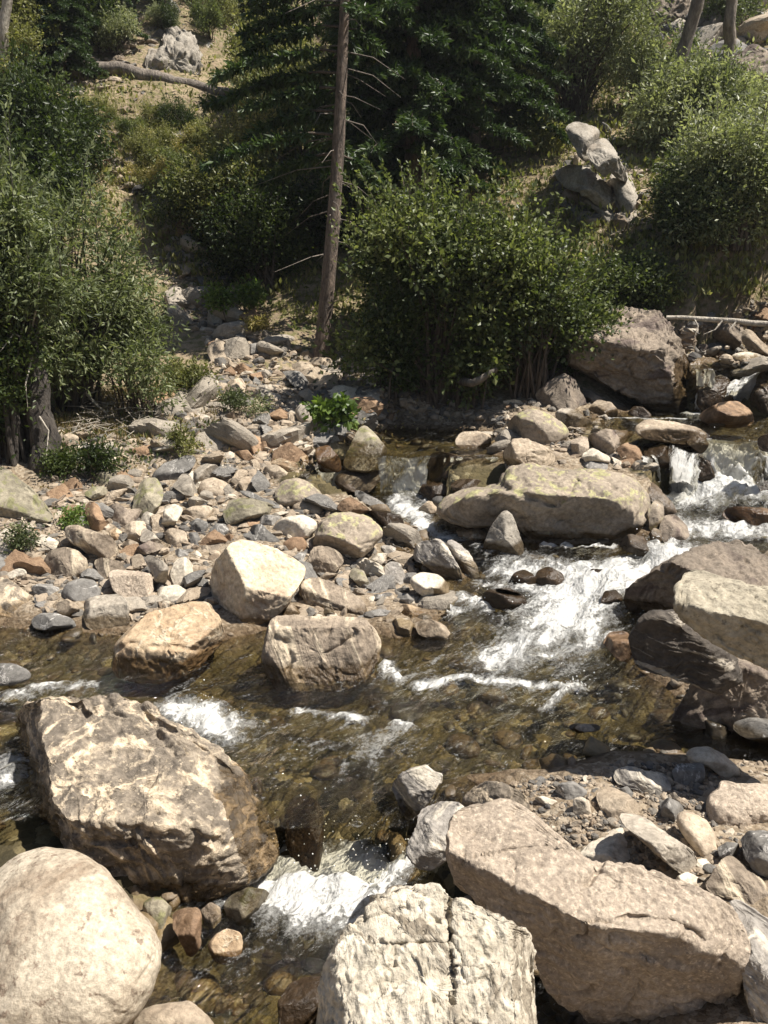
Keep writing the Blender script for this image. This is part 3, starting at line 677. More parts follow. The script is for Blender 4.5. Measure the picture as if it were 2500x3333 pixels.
rock('H','stone',S_,'small flat whitish stone on the gravel edge','pale','(638,215),(690,211),(760,235),(748,258),(690,252)',lean=60,T=.4)
rock('H','stone',S_,'pale chunky stone on the gravel spit','pale','(815,222),(850,210),(885,230),(920,265),(892,292),(818,297)')
rock('H','stone',S_,'broken tan slab head above the long grey slab','tan','(910,200),(975,165),(1050,200),(1110,250),(1132,292),(1070,305),(985,300),(935,260)',lean=55,T=.5)
rock('H','stone',S_,'long grey brown slab lying across the gravel spit','grey','(985,300),(1045,272),(1130,300),(1230,375),(1330,440),(1362,472),(1345,538),(1260,508),(1150,430),(1050,345)',lean=55,T=.55,p=3.4,cuts=[((.45,-.75,.1),.35),((.3,.1,.95),.35)],nrand=1,strata=((.3,.3,.9),.03,5))
rock('H','stone',S_,'grey streaked stone with a stepped back at the water edge','streak','(985,130),(1010,85),(1070,80),(1130,100),(1212,110),(1228,145),(1247,172),(1225,203),(1160,208),(1100,178),(1005,158)',lean=45,T=.6,strata=((.15,.2,.95),.05,7),reach=.06)
rock('H','stone',S_,'dark blue grey angular block standing in the shallows','slate','(1238,102),(1270,70),(1380,65),(1390,120),(1370,162),(1320,172),(1258,152)',p=3,cuts=[((0,-.9,.35),.45),((0,0,1),.6)],nrand=2)
rock('H','boulder',B_,'smooth tan lens shaped boulder at the shallows edge','pale','(1285,35),(1330,0),(1400,-6),(1470,30),(1542,92),(1530,140),(1480,125),(1400,85),(1330,62)',lean=45,p=2,nrand=0,cuts=[((-.1,-.9,-.1),.6)],amp=.03,crack=.01,T=.6)
rock('H','boulder',B_,'pinkish speckled boulder cut by the right border above the cobble','pink','(1390,245),(1400,205),(1452,182),(1452,142),(1520,150),(1600,155),(1700,160),(1760,230),(1740,310),(1600,330),(1550,355),(1470,352),(1400,312)',p=2.2,lean=42,nrand=2,f=(.75,.9))
rock('H','stone',S_,'blue grey wedge stone between slab and pinkish boulder','slate','(1188,240),(1230,213),(1282,240),(1297,272),(1242,322),(1205,305)')
rock('H','stone',S_,'rounded tan cobble with a heart shaped top','tan','(1258,292),(1300,270),(1342,285),(1400,320),(1437,380),(1442,440),(1412,477),(1370,460),(1308,400),(1272,350)',p=2.1,nrand=0,amp=.05,crack=.012,lean=45)
rock('H','stone',S_,'pale cream block behind the pinkish tan boulder','pale','(828,468),(900,400),(1000,335),(1032,345),(1087,430),(1072,485),(1000,510),(930,530),(870,515)',p=3.2,cuts=[((.3,-.2,.93),.4),((-.5,-.8,.2),.55)],nrand=1,lean=45)
rock('H','boulder',B_,'blue grey block at the right border','slate','(1538,392),(1570,360),(1640,358),(1720,380),(1720,560),(1600,525),(1558,472)',p=3,nrand=4)
rock('H','stone',S_,'small grey stone left of the blue grey border block','slate','(1438,432),(1480,408),(1532,410),(1542,452),(1510,478),(1450,472)')
rock('H','boulder',B_,'tan streaked boulder at the lower right border','banded','(1378,605),(1420,540),(1480,458),(1530,480),(1600,550),(1700,610),(1740,780),(1680,800),(1600,740),(1520,655),(1440,645)',lean=50,T=.6,cuts=[((.2,-.2,.95),.4)],base=(2300,2960),strata=((.6,.2,.6),.04,6))
rock('H','boulder',B_,'dark boulder with white streaks in the lower right corner','streak','(1462,668),(1520,652),(1590,700),(1740,790),(1760,1180),(1640,1190),(1560,1060),(1545,960),(1572,870),(1556,770)',lean=45,T=.6,cuts=[((.5,-.6,.4),.5)],strata=((.7,.2,.5),.05,6))
rock('H','stone',S_,'small white stone beside the end of the long grey slab','pale','(1350,482),(1390,478),(1422,512),(1400,537),(1350,527)')
rock('H','stone',S_,'pale stone wedged behind the pinkish tan boulder and the streaked one','pale','(1255,562),(1310,535),(1372,570),(1382,612),(1300,620)')
rock('H','stone',S_,'little slate stone between broken slab head and streaked stone','slate','(1013,182),(1050,165),(1087,205),(1060,222),(1025,205)')
rock('G','stone',S_,'white egg pebble resting between cream and veined boulders','pale','(546,605),(580,585),(610,612),(608,650),(580,657),(553,637)',p=2,nrand=0,crack=0,amp=.03)
rock('G','stone',S_,'smaller pale pebble left of the white egg pebble','pale','(508,577),(525,563),(547,582),(545,606),(524,612)',p=2,nrand=0,crack=0,amp=.03)
rock('G','stone',S_,'grey pebble trapped high between cream and veined boulders','grey','(363,457),(395,443),(432,462),(432,487),(395,482)',p=2,nrand=0,crack=0,amp=.03)
rock('G','stone',S_,'dark speckled cobble against the cream boulder','moss','(613,672),(650,645),(700,645),(742,690),(747,750),(700,802),(660,792),(628,742)',p=2.1,nrand=1,wet=.4)
rock('G','stone',S_,'brown wet stone under the veined boulder','rust','(743,712),(800,690),(867,690),(872,760),(867,850),(820,892),(778,832),(748,782)',wet=.42)
rock('G','stone',S_,'small mottled stone beside the brown wet stone','banded','(868,702),(910,665),(952,690),(957,742),(920,772),(880,762)',wet=.4)
rock('G','stone',S_,'green grey submerged stone beside the white splash','moss','(963,672),(1010,630),(1080,600),(1162,620),(1182,682),(1140,732),(1060,752),(990,742)',p=2.2,wet=.5)
rock('G','stone',S_,'bright orange wet cobble in the lower pool','orange','(893,857),(930,805),(985,780),(1042,800),(1052,852),(1040,902),(980,922),(925,912)',p=2.3,nrand=4,reach=.03)
rock('G','stone',S_,'rounded tan cobble at the bottom border beside the cream boulder','tan','(560,1185),(620,1130),(720,1100),(820,1095),(890,1150),(932,1200),(930,1280),(560,1280)',p=2,nrand=0,reach=.04,crack=.01)
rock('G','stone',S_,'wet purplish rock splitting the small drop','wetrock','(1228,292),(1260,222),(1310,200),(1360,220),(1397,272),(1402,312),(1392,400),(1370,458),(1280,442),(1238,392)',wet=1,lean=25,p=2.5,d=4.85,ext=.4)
rock('G','boulder',B_,'dark underwater shape beside the pale schist block','wetrock','(1200,1100),(1250,1020),(1320,990),(1400,990),(1400,1194),(1330,1250),(1200,1210)',wet=1,T=.4)  # low dark submerged form beside the block
# --- mid stream boulders
rock('E','boulder',B_,'pale yellow wedge boulder perched on the rubble by the water','wedge','(915,210),(935,160),(985,100),(1040,72),(1080,80),(1180,110),(1260,150),(1322,190),(1320,230),(1282,290),(1242,350),(1180,405),(1080,440),(1000,418),(940,382),(903,310)',
     T=.9,lean=32,p=2.7,nrand=0,cuts=[((.30,-.46,.84),.42),((-.80,-.6,.08),.46),((.1,-1,-.1),.58)],amp=.04,crack=.03,base=(800,2035),ext=.05)
rock('E','boulder',B_,'orange stained boulder sitting in the stream','orange','(478,605),(495,530),(560,460),(640,390),(740,360),(850,343),(902,345),(942,400),(972,470),(967,512),(900,572),(850,612),(780,637),(690,652),(590,652),(505,640)',
     T=.85,lean=38,p=2.6,nrand=1,cuts=[((.08,-.38,.92),.46),((-.1,-.95,.1),.58),((.8,-.5,-.2),.66)],amp=.05,crack=.045,f=(.8,.9),cleft=[([(490,560),(560,520),(640,540),(740,535),(850,550),(940,520)],9,.09),([(620,530),(640,600),(680,650)],6,.05)])
rock('E','boulder',B_,'square banded boulder standing in the stream','banded','(1130,600),(1145,500),(1160,440),(1185,405),(1250,400),(1350,410),(1450,408),(1520,410),(1572,415),(1622,470),(1647,520),(1642,580),(1600,650),(1500,692),(1400,690),(1300,692),(1200,692),(1160,655)',
     T=.7,lean=22,p=3.6,nrand=1,cuts=[((.02,-.90,.42),.40),((.0,.05,1),.72),((.75,-.5,.3),.72)],amp=.05,crack=.05,cleft=[([(1415,480),(1450,420),(1520,440),(1525,490),(1460,540),(1400,570)],8,.12),([(1190,500),(1240,520),(1260,600),(1230,680)],8,.08),([(1560,420),(1580,520),(1560,640)],7,.06)],strata=((.85,.1,.35),.016,6),f=(.8,.9))
rock('E','stone',S_,'flat topped grey slab block at the water left of the orange boulder','grey','(343,372),(380,330),(440,312),(520,308),(552,345),(562,432),(500,452),(420,462),(372,442)',p=3.4,cuts=[((0,-.85,.5),.42),((-.1,-.1,.98),.55)],nrand=1,strata=((.1,.4,.9),.02,6),lean=30)
rock('E','stone',S_,'smooth dark grey cobble behind the flat grey slab','slate','(263,302),(290,260),(350,240),(410,250),(442,300),(420,342),(350,364),(280,332)',p=2.1,nrand=1,amp=.02,crack=.01)
rock('E','stone',S_,'pinkish squared block behind the flat grey slab','pink','(463,217),(500,203),(600,210),(657,225),(664,290),(640,342),(560,345),(488,292)',p=3.6,cuts=[((0,-.86,.5),.4),((0,0,1),.72)],nrand=1,lean=25)
rock('E','stone',S_,'pale streaked stone leaning on the pinkish block','banded','(403,167),(440,150),(520,170),(548,205),(472,225),(440,245)',base=(350,1890))
rock('E','stone',S_,'cream lens stone behind the orange boulder','pale','(648,322),(690,280),(760,268),(822,300),(832,332),(760,352),(680,350)',nrand=3)
rock('E','boulder',B_,'mottled rounded boulder in the left rubble','banded','(183,172),(215,120),(280,105),(340,120),(382,170),(374,212),(300,248),(220,245),(183,212)',p=2.2,nrand=2)
rock('E','boulder',B_,'speckled tan boulder cut by the left border at the shore','veined','(-80,250),(0,232),(60,260),(130,310),(187,370),(172,392),(80,412),(0,417),(-80,412)',lean=42,nrand=2,cuts=[((.2,-.4,.9),.5)])
rock('E','boulder',B_,'long streaked boulder right of the pale wedge boulder','banded','(1288,292),(1320,245),(1380,240),(1480,280),(1572,340),(1592,392),(1540,412),(1450,394),(1330,355)',lean=45,nrand=1,cuts=[((.2,-.3,.92),.45),((-.3,-.9,.1),.5)],strata=((.4,.2,.85),.05,7))
rock('E','stone',S_,'dark slate with white lines left of the smooth cobble','slate','(128,282),(170,265),(262,270),(257,302),(200,335),(150,315)',strata=((.5,.2,.6),.03,6))
rock('E','stone',S_,'flat dark stone awash at the left shore','slate','(130,422),(180,390),(252,395),(325,422),(335,455),(150,455)',lean=60,T=.4,reach=.05)
rock('E','stone',S_,'small brown block at the left shore','tan','(238,352),(290,328),(347,365),(342,397),(250,397)',p=3)
rock('E','boulder',B_,'low dark rock in the water at the left border','slate','(-80,612),(0,607),(60,610),(130,640),(142,672),(60,692),(-80,695)',lean=50,T=.6,nrand=1,reach=.06)
rock('E','stone',S_,'pale chunky stone upright left of the wedge boulder','pale','(733,222),(760,160),(800,145),(832,180),(837,232),(790,283),(750,262)')
rock('E','stone',S_,'striped cream stone right of the wedge boulder','banded','(1303,202),(1350,110),(1400,100),(1472,130),(1492,170),(1440,212),(1380,227)',strata=((.6,.2,.4),.04,8))
rock('E','stone',S_,'brown cobble at the foot of the wedge boulder','tan','(1213,392),(1260,355),(1312,385),(1302,407),(1220,407)',p=2.2)
rock('E','stone',S_,'grey round cobble between wedge and banded boulders','grey','(1383,405),(1400,370),(1440,365),(1472,385),(1472,407)',p=2.2)
# --- left rubble bar
rock('C','boulder',B_,'long smooth dark slab tilted on the rubble','slate','(653,852),(700,810),(830,765),(852,780),(847,812),(770,862),(700,892),(660,872)',lean=52,p=3.2,cuts=[((.1,-.35,.93),.35),((.2,-.9,-.2),.5)],nrand=0,T=.6,crack=.01)
rock('C','boulder',B_,'mossy upright stone with a striped side','moss','(578,962),(610,880),(680,862),(707,930),(692,985),(640,1025),(568,1032)',strata=((.7,.1,-.6),.03,7),lean=25)
rock('C','stone',S_,'big brownish oval cobble below the dark slab','tan','(853,922),(870,882),(920,865),(982,890),(1002,930),(950,953),(870,948)',p=2,nrand=0,amp=.03,crack=.006)
rock('C','boulder',B_,'spotted domed boulder beside the left channel','lichen','(1183,932),(1220,882),(1282,870),(1340,890),(1392,940),(1422,982),(1380,1002),(1330,990),(1265,985),(1200,985)',p=2.2,nrand=1,amp=.04)
rock('C','stone',S_,'tan oval cobble in front of the spotted domed boulder','tan','(1258,992),(1300,965),(1360,970),(1397,1000),(1387,1027),(1320,1022),(1270,1012)',p=2,nrand=0,amp=.02,crack=.005,lean=45)
rock('C','boulder',B_,'cream lumpy boulder above the reddish cobble','pale','(1173,1087),(1220,1045),(1300,1025),(1365,1055),(1377,1087),(1330,1122),(1260,1132),(1200,1122)',p=2.3,nrand=2)
rock('C','stone',S_,'reddish smooth cobble left of the broad speckled boulder','rust','(1218,1152),(1260,1125),(1310,1125),(1332,1160),(1312,1187),(1230,1187)',p=2.1,nrand=0,amp=.03,crack=.005)
rock('C','boulder',B_,'broad speckled boulder right of the cream lumpy boulder','lichen','(1345,1152),(1380,1060),(1440,1020),(1520,1015),(1600,1040),(1650,1090),(1660,1115),(1620,1152),(1560,1192),(1450,1202),(1350,1187)',lean=45,p=2.5,nrand=2,strata=((.2,.2,.9),.03,5))
rock('C','boulder',B_,'mossy triangular boulder cut by the left border','moss','(-80,800),(0,812),(60,855),(150,930),(242,1015),(222,1032),(130,1022),(0,1035),(-80,1040)',p=3,lean=38,cuts=[((.3,-.6,.75),.4),((0,-.9,-.2),.6)],nrand=1)
rock('C','boulder',B_,'long pale mottled boulder lying in the left rubble','banded','(263,1082),(320,1070),(400,1100),(480,1120),(512,1170),(512,1212),(470,1232),(380,1192),(300,1142)',lean=45)
rock('C','stone',S_,'tan rounded block on the scree under the conifer trunk','tan','(968,492),(990,450),(1040,435),(1062,470),(1052,522),(1010,532),(973,517)',p=2.6)
rock('C','stone',S_,'pale round stone left of the leafy green herb','grey','(1273,582),(1300,545),(1350,543),(1387,590),(1362,632),(1320,642),(1283,612)',p=2.3,nrand=2)
rock('C','stone',S_,'grey cube stone on the scree','grey','(1103,482),(1130,458),(1160,470),(1167,507),(1130,517)')
rock('C','stone',S_,'light tan slab stone by the little inlet','pale','(1308,692),(1340,665),(1402,685),(1422,715),(1370,722),(1320,712)')
rock('C','stone',S_,'brown upright chip on the upper rubble','rust','(1053,692),(1090,680),(1132,700),(1147,750),(1110,777),(1078,762)')
rock('C','stone',S_,'brown slab stone in front of the conifer foot','tan','(1238,392),(1290,365),(1350,370),(1362,402),(1300,422)',lean=50)
rock('C','stone',S_,'square tan slab touching the conifer foot','tan','(1330,365),(1360,348),(1430,352),(1450,375),(1420,395),(1350,395)',lean=50)
rock('C','stone',S_,'light grey slab pile top above the scree edge','grey','(1100,290),(1140,262),(1230,248),(1290,265),(1240,290),(1150,300)',lean=55,T=.5)
rock('C','boulder',B_,'grass topped wedge boulder left of the small falls','moss','(1478,792),(1510,740),(1550,650),(1580,640),(1622,680),(1672,740),(1665,812),(1580,825),(1490,815)',p=2.8,lean=28)
rock('C','stone',S_,'brown upright block at the pool outlet','rust','(1358,742),(1420,725),(1472,790),(1477,832),(1380,832)',p=3)
rock('C','boulder',B_,'dark wet slab lying across the left channel','wetrock','(1428,882),(1470,845),(1560,825),(1660,810),(1668,842),(1640,882),(1590,922),(1500,918)',lean=45,T=.6,p=3,wet=.42,nrand=2)
rock('C','stone',S_,'grey green lichen flat stone under the left tree','moss','(378,882),(430,840),(510,830),(542,850),(500,892),(420,902)',lean=50)
rock('C','stone',S_,'stone with bright yellow green moss','moss','(358,942),(400,905),(450,905),(472,930),(420,967)',p=2.2)
rock('C','boulder',B_,'brown upright shard in the left rubble','rust','(363,1002),(390,965),(430,990),(472,1090),(420,1107),(385,1072)',lean=22)
rock('J','boulder',B_,'wide olive lichened slab boulder above the cream lumpy boulder','moss','(295,642),(350,540),(500,520),(640,560),(750,600),(740,630),(560,695),(420,725),(320,705)',lean=48)
rock('C','stone',S_,'round grey green cobble among the rubble','slate','(898,1102),(930,1065),(980,1070),(997,1100),(960,1127),(915,1127)',p=2.1,nrand=1)
rock('C','stone',S_,'grey five sided stone left of the round grey green cobble','slate','(808,1072),(850,1042),(900,1060),(897,1097),(840,1102)',p=3)
rock('C','stone',S_,'tan faceted block above the dark slates','tan','(688,1112),(740,1085),(800,1100),(822,1150),(760,1172),(700,1152)',p=3)
rock('C','stone',S_,'tan lying stone at the foot of the left tree','tan','(238,702),(300,675),(342,690),(332,722),(260,732)',p=2.3)
rock('C','stone',S_,'grey triangular block left of the leafy green herb','grey','(1283,502),(1330,480),(1377,522),(1340,542)')
rock('J','stone',S_,'jagged orange stones lip beside the inlet','orange','(638,252),(740,215),(882,260),(892,312),(830,337),(740,302)',lean=50)
rock('J','stone',S_,'orange triangular chip right of the jagged orange stone','orange','(898,207),(945,193),(977,262),(930,272)')
rock('J','stone',S_,'pale flat topped stone below the jagged orange stone','tan','(608,300),(640,272),(710,265),(802,320),(807,372),(700,365),(610,330)',lean=45)
rock('J','stone',S_,'tan lump right of the oval cobble','tan','(408,402),(470,355),(572,370),(592,442),(520,472),(440,452)')
rock('J','stone',S_,'round white cobble below the upper rubble','pale','(298,182),(350,173),(372,205),(330,227),(300,212)',p=2,nrand=0,crack=0)
rock('J','stone',S_,'brown angular flat stone right of the white cobble','rust','(373,167),(490,150),(547,225),(520,243),(440,212)',lean=45)
rock('J','boulder',B_,'long dark flat slate left of the spotted domed boulder','slate','(353,472),(500,468),(600,520),(762,570),(762,612),(700,593),(560,532),(400,502)',lean=58,T=.5)
rock('J','stone',S_,'dark flat cobble touching the cream lumpy boulder','slate','(573,682),(620,650),(742,660),(762,690),(680,743),(600,738)',p=2.2)
rock('J','stone',S_,'white flat stone behind the cream lumpy boulder','pale','(648,652),(760,623),(847,635),(700,668)',lean=60,T=.4)
rock('J','boulder',B_,'grey ridged wedge stone behind the pale wedge boulder','slate','(508,732),(600,722),(642,770),(747,850),(752,887),(640,862),(520,802)',lean=48)
rock('J','boulder',B_,'dark purple slate beside the grey ridged wedge stone','slate','(398,832),(500,778),(572,800),(652,892),(560,890),(430,870)',lean=48)
rock('J','stone',S_,'grey squared stone in the dark slates','slate','(28,792),(100,783),(137,860),(60,897)')
rock('J','stone',S_,'flat striped stone left of the wedge boulder top','banded','(68,932),(130,890),(322,878),(302,932),(180,962),(80,957)',lean=55,T=.5)
rock('J','stone',S_,'brown sliver lying on the rubble','rust','(408,732),(500,695),(582,688),(582,722),(430,753)',lean=58,T=.4)
rock('J','stone',S_,'striped flat stone beside the rapids edge','streak','(1458,892),(1540,863),(1652,920),(1600,962),(1480,933)',lean=52)
rock('J','stone',S_,'cream flat stone below the striped flat one','pale','(1408,992),(1480,953),(1592,950),(1600,985),(1500,1043),(1420,1043)',lean=50)
rock('J','stone',S_,'white rounded cobble among pebbles','pale','(1323,1012),(1360,978),(1422,990),(1402,1062),(1350,1053)',p=2.1)
rock('J','stone',S_,'blue grey rounded cobble among pebbles','slate','(1383,1057),(1430,1023),(1502,1060),(1460,1097),(1400,1092)',p=2.1)
rock('J','stone',S_,'olive diamond shaped stone among pebbles','moss','(1268,1122),(1300,1058),(1382,1080),(1432,1180),(1420,1222),(1350,1192)')
rock('J','stone',S_,'flat blue grey stone at the stream shore','slate','(1428,1312),(1450,1268),(1562,1263),(1572,1312),(1500,1333)',lean=52)
rock('F','boulder',B_,'grey streaked stone by the pointed pair','streak','(-10,250),(0,190),(30,165),(70,180),(98,240),(80,270),(30,275)')
rock('J','stone',S_,'dark grey chip beside the reddish smooth cobble','slate','(818,992),(900,938),(952,935),(890,1043),(830,1023)')
rock('J','boulder',B_,'dark striated slab by the left channel','slate','(1298,472),(1340,458),(1552,560),(1552,602),(1450,593),(1330,522)',lean=52,wet=.35)
rock('J','boulder',B_,'reddish flat rock by the left channel','rust','(1163,602),(1230,528),(1292,515),(1442,610),(1412,647),(1200,618)',lean=48)
rock('J','boulder',B_,'dark wet rock splitting the left channel','wetrock','(1398,642),(1440,613),(1572,625),(1682,680),(1702,752),(1600,793),(1500,743)',lean=45,wet=1)
rock('I','stone',S_,'olive block under the mossy triangular boulder','moss','(213,657),(400,643),(417,692),(300,728),(230,703)',lean=40)
rock('I','boulder',B_,'dark brown broken boulder left of the upright shard','rust','(418,725),(500,600),(572,568),(642,620),(622,702),(600,735)')
rock('I','boulder',B_,'jagged dark rock between shard and mossy upright stone','cliff','(788,602),(900,560),(1000,620),(1112,590),(1080,662),(960,755),(880,735),(828,672)',lean=45)
rock('I','stone',S_,'cream and rust stone below the mossy upright stone','pale','(1078,680),(1130,622),(1190,650),(1262,740),(1180,782),(1140,740)')
rock('I','stone',S_,'small orange tan cube in the left rubble','orange','(838,782),(890,748),(952,790),(942,847),(870,838)')
rock('I','boulder',B_,'tan mottled block in the left rubble','tan','(958,742),(1020,700),(1122,700),(1132,782),(1090,862),(970,845)',p=3)
rock('I','stone',S_,'grey patterned stone right of the tan mottled block','grey','(1088,792),(1110,748),(1192,800),(1262,872),(1220,893),(1080,853)')
rock('I','stone',S_,'dark brown flat stone under the grey patterned stone','cliff','(1048,902),(1150,853),(1262,880),(1282,902),(1200,933),(1060,963)',lean=50)
rock('I','stone',S_,'pale striped stone beside the long mottled boulder','banded','(933,882),(990,838),(1072,870),(1062,942),(1000,933)')
rock('I','stone',S_,'dark rounded slate cobble between grey blocks','slate','(1298,962),(1380,908),(1482,950),(1522,990),(1420,1013),(1310,1003)',p=2.2,lean=45)
rock('I','boulder',B_,'grey leaning block with white flecks','grey','(1108,982),(1160,958),(1262,1010),(1302,1062),(1270,1193),(1200,1153),(1150,1062)')
rock('I','stone',S_,'small pale tan slab stone by the little shrub','pale','(268,872),(320,798),(462,860),(432,907),(350,903)',lean=48)
rock('I','boulder',B_,'pale yellow boulder behind the little shrub','pale','(-40,830),(0,800),(60,743),(152,810),(162,882),(60,905),(-40,890)')
rock('I','boulder',B_,'grey stone at the left border below the pale yellow boulder','grey','(-60,840),(0,822),(102,930),(97,962),(0,965),(-60,965)')
rock('I','boulder',B_,'smooth grey stone at the left border above the speckled boulder','slate','(-60,950),(50,960),(52,1052),(0,1123),(-60,1123)',p=2.4)
rock('I','stone',S_,'pale small stone above the speckled tan boulder','pale','(38,1102),(100,1053),(202,1080),(212,1132),(160,1163),(60,1133)')
rock('I','stone',S_,'small grey stone by the shrub roots','slate','(53,972),(110,953),(177,1020),(150,1053),(80,1023)')
rock('I','stone',S_,'pale upright slab left of the wide tan slab','pale','(1238,742),(1270,590),(1342,568),(1422,600),(1362,703),(1310,753)',p=3,lean=20)
rock('I','boulder',B_,'wide tan slab over a dark gap','tan','(1368,642),(1480,588),(1602,580),(1662,610),(1652,682),(1560,703),(1400,693)',lean=48,T=.6)
rock('I','boulder',B_,'grey triangular stone left of the oval cobble','grey','(1323,432),(1410,328),(1462,340),(1522,452),(1527,492),(1420,483)',p=3)
rock('J','boulder',B_,'grey block above the oval cobble','grey','(38,332),(120,248),(262,270),(292,382),(180,365),(100,423)')
rock('I','stone',S_,'orange flat chip stacked on another','orange','(1398,497),(1520,488),(1562,532),(1400,533)',lean=50,T=.5)
rock('I','stone',S_,'lower orange flat chip of the stack','orange','(1368,542),(1560,530),(1542,567),(1380,563)',lean=50,T=.5)
# --- rapids rocks
rock('F','boulder',B_,'dark brown boulder behind the pale leaning slab','cliff','(1028,332),(1050,280),(1130,230),(1220,175),(1310,130),(1400,100),(1530,75),(1590,110),(1640,150),(1800,160),(2000,230),(2000,420),(1260,420),(1100,385),(1038,347)',
     T=.8,lean=42,nrand=1,cuts=[((.15,-.2,.97),.42),((-.5,-.8,-.3),.28)],amp=.06,crack=.05,base=(2050,1985),f=(.75,.9),shatter=.05)
rock('F','boulder',B_,'pale yellow grey slab leaning on dark boulders at the right border','slab','(1262,280),(1300,210),(1350,197),(1450,230),(1560,265),(1800,300),(2000,330),(2050,620),(1900,720),(1760,680),(1620,610),(1480,550),(1350,470),(1290,425),(1258,380)',
     T=.7,lean=46,p=3.0,nrand=0,cuts=[((-.02,-.25,.96),.36),((-.45,-.84,-.3),.34)],amp=.05,crack=.04,d=4.75,ext=0,shatter=.035,cleft=[([(1300,260),(1400,330),(1500,400),(1620,470)],8,.04)])
rock('F','boulder',B_,'dark boulder with fine white stripes under the pale slab','shadestripe','(1058,535),(1065,470),(1110,410),(1180,380),(1258,375),(1300,430),(1400,470),(1500,540),(1560,640),(1440,680),(1300,645),(1180,625),(1090,605)',
     T=.7,lean=30,p=2.6,nrand=0,cuts=[((-.35,-.9,.15),.45)],strata=((.15,.3,.95),.04,9),d=5.25,reach=.06,ext=.2)
rock('F','stone',S_,'orange brown wet stone against the striped dark boulder','rust','(943,522),(970,475),(1040,468),(1067,490),(1060,593),(1010,583)',wet=.5)
rock('F','boulder',B_,'dark shaded boulder at the right shore under the pale slab','cliff','(1228,845),(1290,760),(1340,690),(1400,620),(1500,600),(1620,600),(1780,630),(1780,870),(1560,862),(1400,870),(1290,872)',T=.7,lean=40,nrand=1,cuts=[((-.5,-.85,.0),.30)],shatter=.07,wet=.35)
rock('F','boulder',B_,'grey rock at the foot of the dark shaded boulder','slate','(1363,882),(1400,833),(1440,840),(1502,890),(1532,922),(1440,928),(1380,913)')
rock('F','boulder',B_,'low dark rock at the right border near the gravel','slate','(1490,880),(1540,850),(1780,840),(1780,960),(1660,950),(1540,920)',lean=50)
rock('F','boulder',B_,'small brown rock beside the white chute','wetrock','(933,342),(950,298),(1000,290),(1032,320),(1027,352)',wet=1)
rock('F','stone',S_,'pinkish flat stone just breaking the surface','pink','(778,882),(830,868),(932,873),(942,897),(840,907)',lean=55,T=.5,reach=.03)
rock('F','boulder',B_,'black wet rock with white water on it','wetrock','(413,325),(440,290),(540,283),(612,320),(622,357),(540,377),(440,353)',wet=1)
rock('F','boulder',B_,'wet mound awash left of the white chute','wetrock','(533,262),(560,220),(600,203),(640,220),(680,260),(640,285),(580,285)',wet=1,lean=45)
rock('F','boulder',B_,'second wet mound nearer the white chute','wetrock','(640,270),(660,210),(710,190),(772,220),(787,262),(740,280)',wet=1,lean=45)
rock('F','stone',S_,'dark stone poking out of the white chute','wetrock','(848,227),(900,200),(967,205),(962,232)',wet=1)
rock('F','boulder',B_,'pale squared stone at the rapids left shore','pale','(108,242),(160,215),(232,222),(277,265),(287,312),(230,342),(150,302),(118,282)',nrand=4)
rock('F','stone',S_,'light grey cobble left of the foam patch','slate','(48,332),(70,305),(132,310),(142,340),(90,362)',p=2.1)
rock('F','stone',S_,'grey oval pebble above the foam patch','grey','(138,342),(165,322),(207,345),(197,367),(150,364)',p=2)
rock('F','stone',S_,'orange tan wedge stone by the foam patch','orange','(53,372),(90,350),(162,375),(197,407),(150,427),(90,412)')
rock('F','stone',S_,'whitish pink rounded stone at the shore','pale','(8,452),(50,413),(102,412),(147,457),(130,487),(70,494)',p=2.2)
rock('F','stone',S_,'tan wet stone right of the whitish pink stone','tan','(128,432),(200,418),(262,440),(297,487),(240,503),(150,483)',lean=50,wet=.45)
# --- centre ledge and falls
rock('D','boulder',B_,'huge lichen covered double boulder in mid channel','lichen','(218,1022),(270,960),(350,920),(450,905),(495,905),(510,870),(560,825),(640,812),(760,830),(880,835),(1000,840),(1090,880),(1142,930),(1157,980),(1142,1050),(1090,1102),(990,1142),(900,1147),(760,1132),(640,1122),(590,1082),(560,1062),(480,1052),(400,1072),(290,1052)',
     T=.85,lean=38,p=2.5,nrand=0,cuts=[((-.1,-.93,-.34),.48),((0,-.3,.95),.78)],amp=.07,crack=.05,soft=3,cleft=[([(500,900),(560,930),(640,950),(740,990),(800,940),(830,880)],9,.10),([(570,1050),(640,1060),(760,1040)],12,.05)],strata=((.25,.2,.9),.02,4))
rock('D','boulder',B_,'enormous overhanging boulder above the upper pool','cliff','(800,380),(815,250),(860,190),(920,140),(1000,145),(1090,135),(1170,145),(1242,210),(1292,300),(1342,420),(1357,470),(1332,522),(1270,557),(1180,547),(1080,492),(960,452),(870,412)',
     T=.9,lean=26,p=2.8,nrand=1,cuts=[((.05,-.35,.94),.46),((-.3,-.88,-.34),.34),((.8,-.5,.2),.62)],amp=.06,crack=.07,shatter=.06,cleft=[([(1090,140),(1150,190),(1215,260),(1290,400),(1340,480)],8,.10),([(880,200),(1000,195),(1100,230)],6,.06),([(900,300),(1060,330),(1200,380)],8,.05)],strata=((.3,.3,.9),.04,7),base=(2140,1335),ext=.10,f=(.75,.9))
rock('D','boulder',B_,'standing pointed stone in front of the lichen boulder','crag','(428,1152),(460,1080),(520,1005),(550,1018),(572,1080),(602,1150),(607,1182),(570,1192),(490,1197),(430,1167)',lean=22,p=3,cuts=[((-.5,-.8,.3),.5),((.6,-.7,.3),.5)],nrand=1)
rock('D','boulder',B_,'leaning pale shard at the rapids, larger of the pointed pair','streak','(118,1212),(150,1148),(232,1133),(270,1165),(332,1262),(345,1312),(250,1290),(150,1232)',lean=38,strata=((.7,.1,-.5),.05,6))
